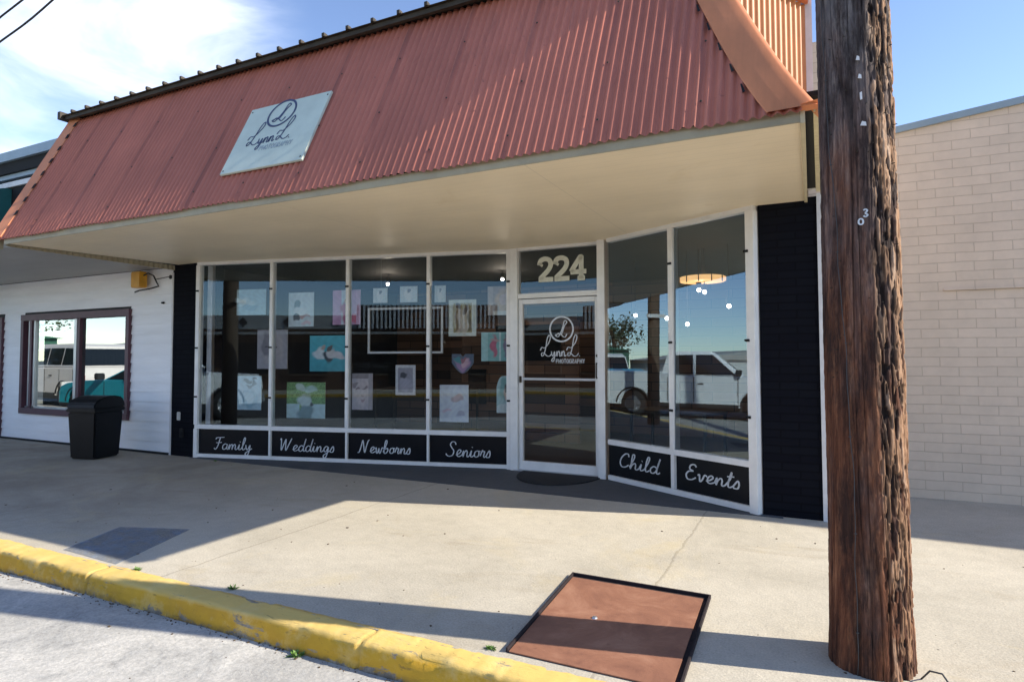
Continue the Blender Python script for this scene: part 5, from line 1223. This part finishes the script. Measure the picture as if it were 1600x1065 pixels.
vehicle('sport_utility_car', 'white sport utility car parked on the street, reflected in the maroon window', 'car', (-20.6, -0.4, RZ), R(184), 4.9, 1.95, 'whitecar',
        [(.95, .45), (3.9, .45)], [(4.9, .95), (4.7, 1.15), (3.75, 1.25), (0.05, 1.25), (0.0, .95)],
        [(.05, 1.23), (.25, 1.92), (.55, 2.02), (2.9, 2.02), (3.80, 1.23)],
        [[(.35, 1.34), (.45, 1.86), (1.15, 1.88), (1.15, 1.34)], [(1.22, 1.34), (1.22, 1.88), (2.1, 1.88), (2.1, 1.34)], [(2.17, 1.34), (2.17, 1.88), (2.85, 1.86), (3.5, 1.34)]])
vehicle('hatchback_car', 'turquoise small car parked nearer the kerb, reflected in the maroon window', 'car', (-13.9, 1.40, RZ), R(181), 4.7, 1.8, 'tealcar',
        [(.85, .40), (3.85, .40)], [(4.7, .62), (4.62, .78), (4.3, .88), (3.6, .95), (2.8, .99), (0.05, 1.0), (0.0, .8)],
        [(.05, .97), (.50, 1.30), (1.0, 1.37), (1.7, 1.37), (2.75, .97)],
        [[(.5, 1.01), (.7, 1.28), (1.1, 1.31), (1.1, 1.01)], [(1.17, 1.01), (1.17, 1.31), (1.7, 1.31), (2.45, 1.01)]], wr=.33)
# building across the street
ac = empty('street_building', (-14, -13, 0), 0, 'brown brick building across the street with grey band and dark windows, reflected', 'building')
def ap(mb, name, mat, parent=ac, **k): mb.v = [sub(p, (-14, -13, 0)) for p in mb.v]; return mb.build(name, mat, parent, **k)
b = MB(); b.box(-24, 4, -22, -13, 0, 2.7); ap(b, 'wall', 'brown_brick')
b = MB(); b.box(-24, 4, -21.9, -12.9, 2.701, 3.3); ap(b, 'fascia_band', 'greyband')
b = MB(); b.box(-24, 4, -22, -12.4, 2.45, 2.55); ap(b, 'canopy', 'greyband')
for x in np.arange(-23, -9.5, 2.15):
    b = MB(); b.prism([(x, 2.78), (x + .2, 3.0), (x, 3.22), (x - .2, 3.0)], 0, .04); b.v = [(p[0], -12.90 + p[2], p[1]) for p in b.v]; ap(b, 'diamond_ornament', 'trimblack')
for x in np.arange(-23, 2, 2.7):
    b = MB(); b.box(x, x + 1.7, -12.99, -12.94, .7, 2.1); wf = ap(b, 'window', 'carglass')
    b = MB(); b.box(x - .04, x, -12.99, -12.9, .7, 2.1); b.box(x + 1.7, x + 1.74, -12.99, -12.9, .7, 2.1); b.box(x - .04, x + 1.74, -12.99, -12.88, .62, .699); ap(b, 'frame', 'bark', wf)
b = MB(); b.box(-9.3, -2.9, -12.88, -12.7, 2.68, 3.75); aw = ap(b, 'batten_panel', 'trimblack')
for x in np.arange(-9.2, -2.95, .19):
    b = MB(); b.box(x, x + .085, -12.69, -12.62, 2.70, 3.73); ap(b, 'batten', 'white', aw)
b = MB(); b.box(-7.9, -5.0, -12.95, -12.86, .2, 2.3); ap(b, 'dark_shopfront', 'carglass')
# far down the street
def block(name, label, x0, x1, y0, y1, h, mat, roofmat, wn=True):
    o = empty(name, ((x0 + x1) / 2, (y0 + y1) / 2, RZ), 0, label, 'building'); w, d = (x1 - x0) / 2, (y1 - y0) / 2
    b = MB(); b.box(-w, w, -d, d, 0, h); b.build('wall', mat, o)
    b = MB(); b.add([(-w - .3, -d - .3, h), (w + .3, -d - .3, h), (w + .3, d + .3, h), (-w - .3, d + .3, h), (-w - .3, 0, h + .8), (w + .3, 0, h + .8)], [(0, 1, 5, 4), (3, 4, 5, 2), (0, 4, 3), (1, 2, 5), (0, 3, 2, 1)]); b.build('roof', roofmat, o)
    if wn:
        for y in np.arange(-d + 1, d - 1, 2.2): b = MB(); b.box(w, w + .04, y, y + 1.2, 1, 2.2); b.build('window', 'carglass', o)
block('green_metal_building', 'long green metal building down the street, reflected behind the cars', -58, -46, -12, 1.5, 2.9, 'greenbld', 'greenbld')
block('white_warehouse', 'low white warehouse down the street, reflected right of the pickup', -50, -38, -26, -13.8, 2.1, 'whitebld', 'greyband', False)
block('red_roof_shop', 'small red shop at the far end of the street beyond the cars', -66, -60, 2.5, 9, 3.0, 'redbld', 'redbld')
# dome tank and trees
b = MB(); b.lathe([(2.2, 0), (2.2, 2.6), (2.0, 3.3), (1.4, 4.0), (.7, 4.35), (0, 4.45)], 20); o = b.build('storage_tank', 'whitebld', smooth=True); o.location = (-62, -9, RZ); tag(o, 'white domed storage tank rising behind the green building', 'tank')
def tree(x, y, h, r, n, label):
    o = empty('street_tree', (x, y, RZ), 0, label, 'tree', 'trees far down the street'); b = MB(); b.tube([(0, 0, 0), (.1, 0, h * .4), (0, .1, h * .7)], [.22, .15, .06], 8)
    for i in range(9):
        a = random.uniform(0, 6.28); rr2 = r * random.uniform(.5, .9); b.tube([(0, 0, h * random.uniform(.35, .6)), (rr2 * .5 * math.cos(a), rr2 * .5 * math.sin(a), h * .7), (rr2 * math.cos(a), rr2 * math.sin(a), h * random.uniform(.75, .98))], [.08, .05, .02], 5)
    b.build('trunk', 'bark', o); b = MB(); cl = [(random.gauss(0, r * .45), random.gauss(0, r * .45), h * .75 + random.gauss(0, r * .28)) for _ in range(26)]
    for i in range(n):
        c = random.choice(cl); s = .09 + random.random() * .12; p = [c[k] + random.gauss(0, r * .16) for k in range(3)]; a = Vector((random.gauss(0, 1), random.gauss(0, 1), random.gauss(0, 1))).normalized(); b2 = a.cross(Vector((.3, .5, .8))).normalized()
        P_ = Vector(p); b.add([P_ - a * s, P_ + b2 * s * .6, P_ + a * s, P_ - b2 * s * .6], [(0, 1, 2, 3)])
    b.build('crown', 'tree_leaf', o, fix=False); return o
tree(-57, -15, 7.0, 2.6, 1700, 'bare-ish rounded tree above the white warehouse')
tree(-66, -13, 6.2, 2.4, 1500, 'second tree further left behind the green building')
tree(-40, 7, 6, 2.6, 1700, 'dark leafy tree beside the street at far left')
tree(-47, 10, 7, 3.0, 1700, 'taller dark tree behind the other at far left')
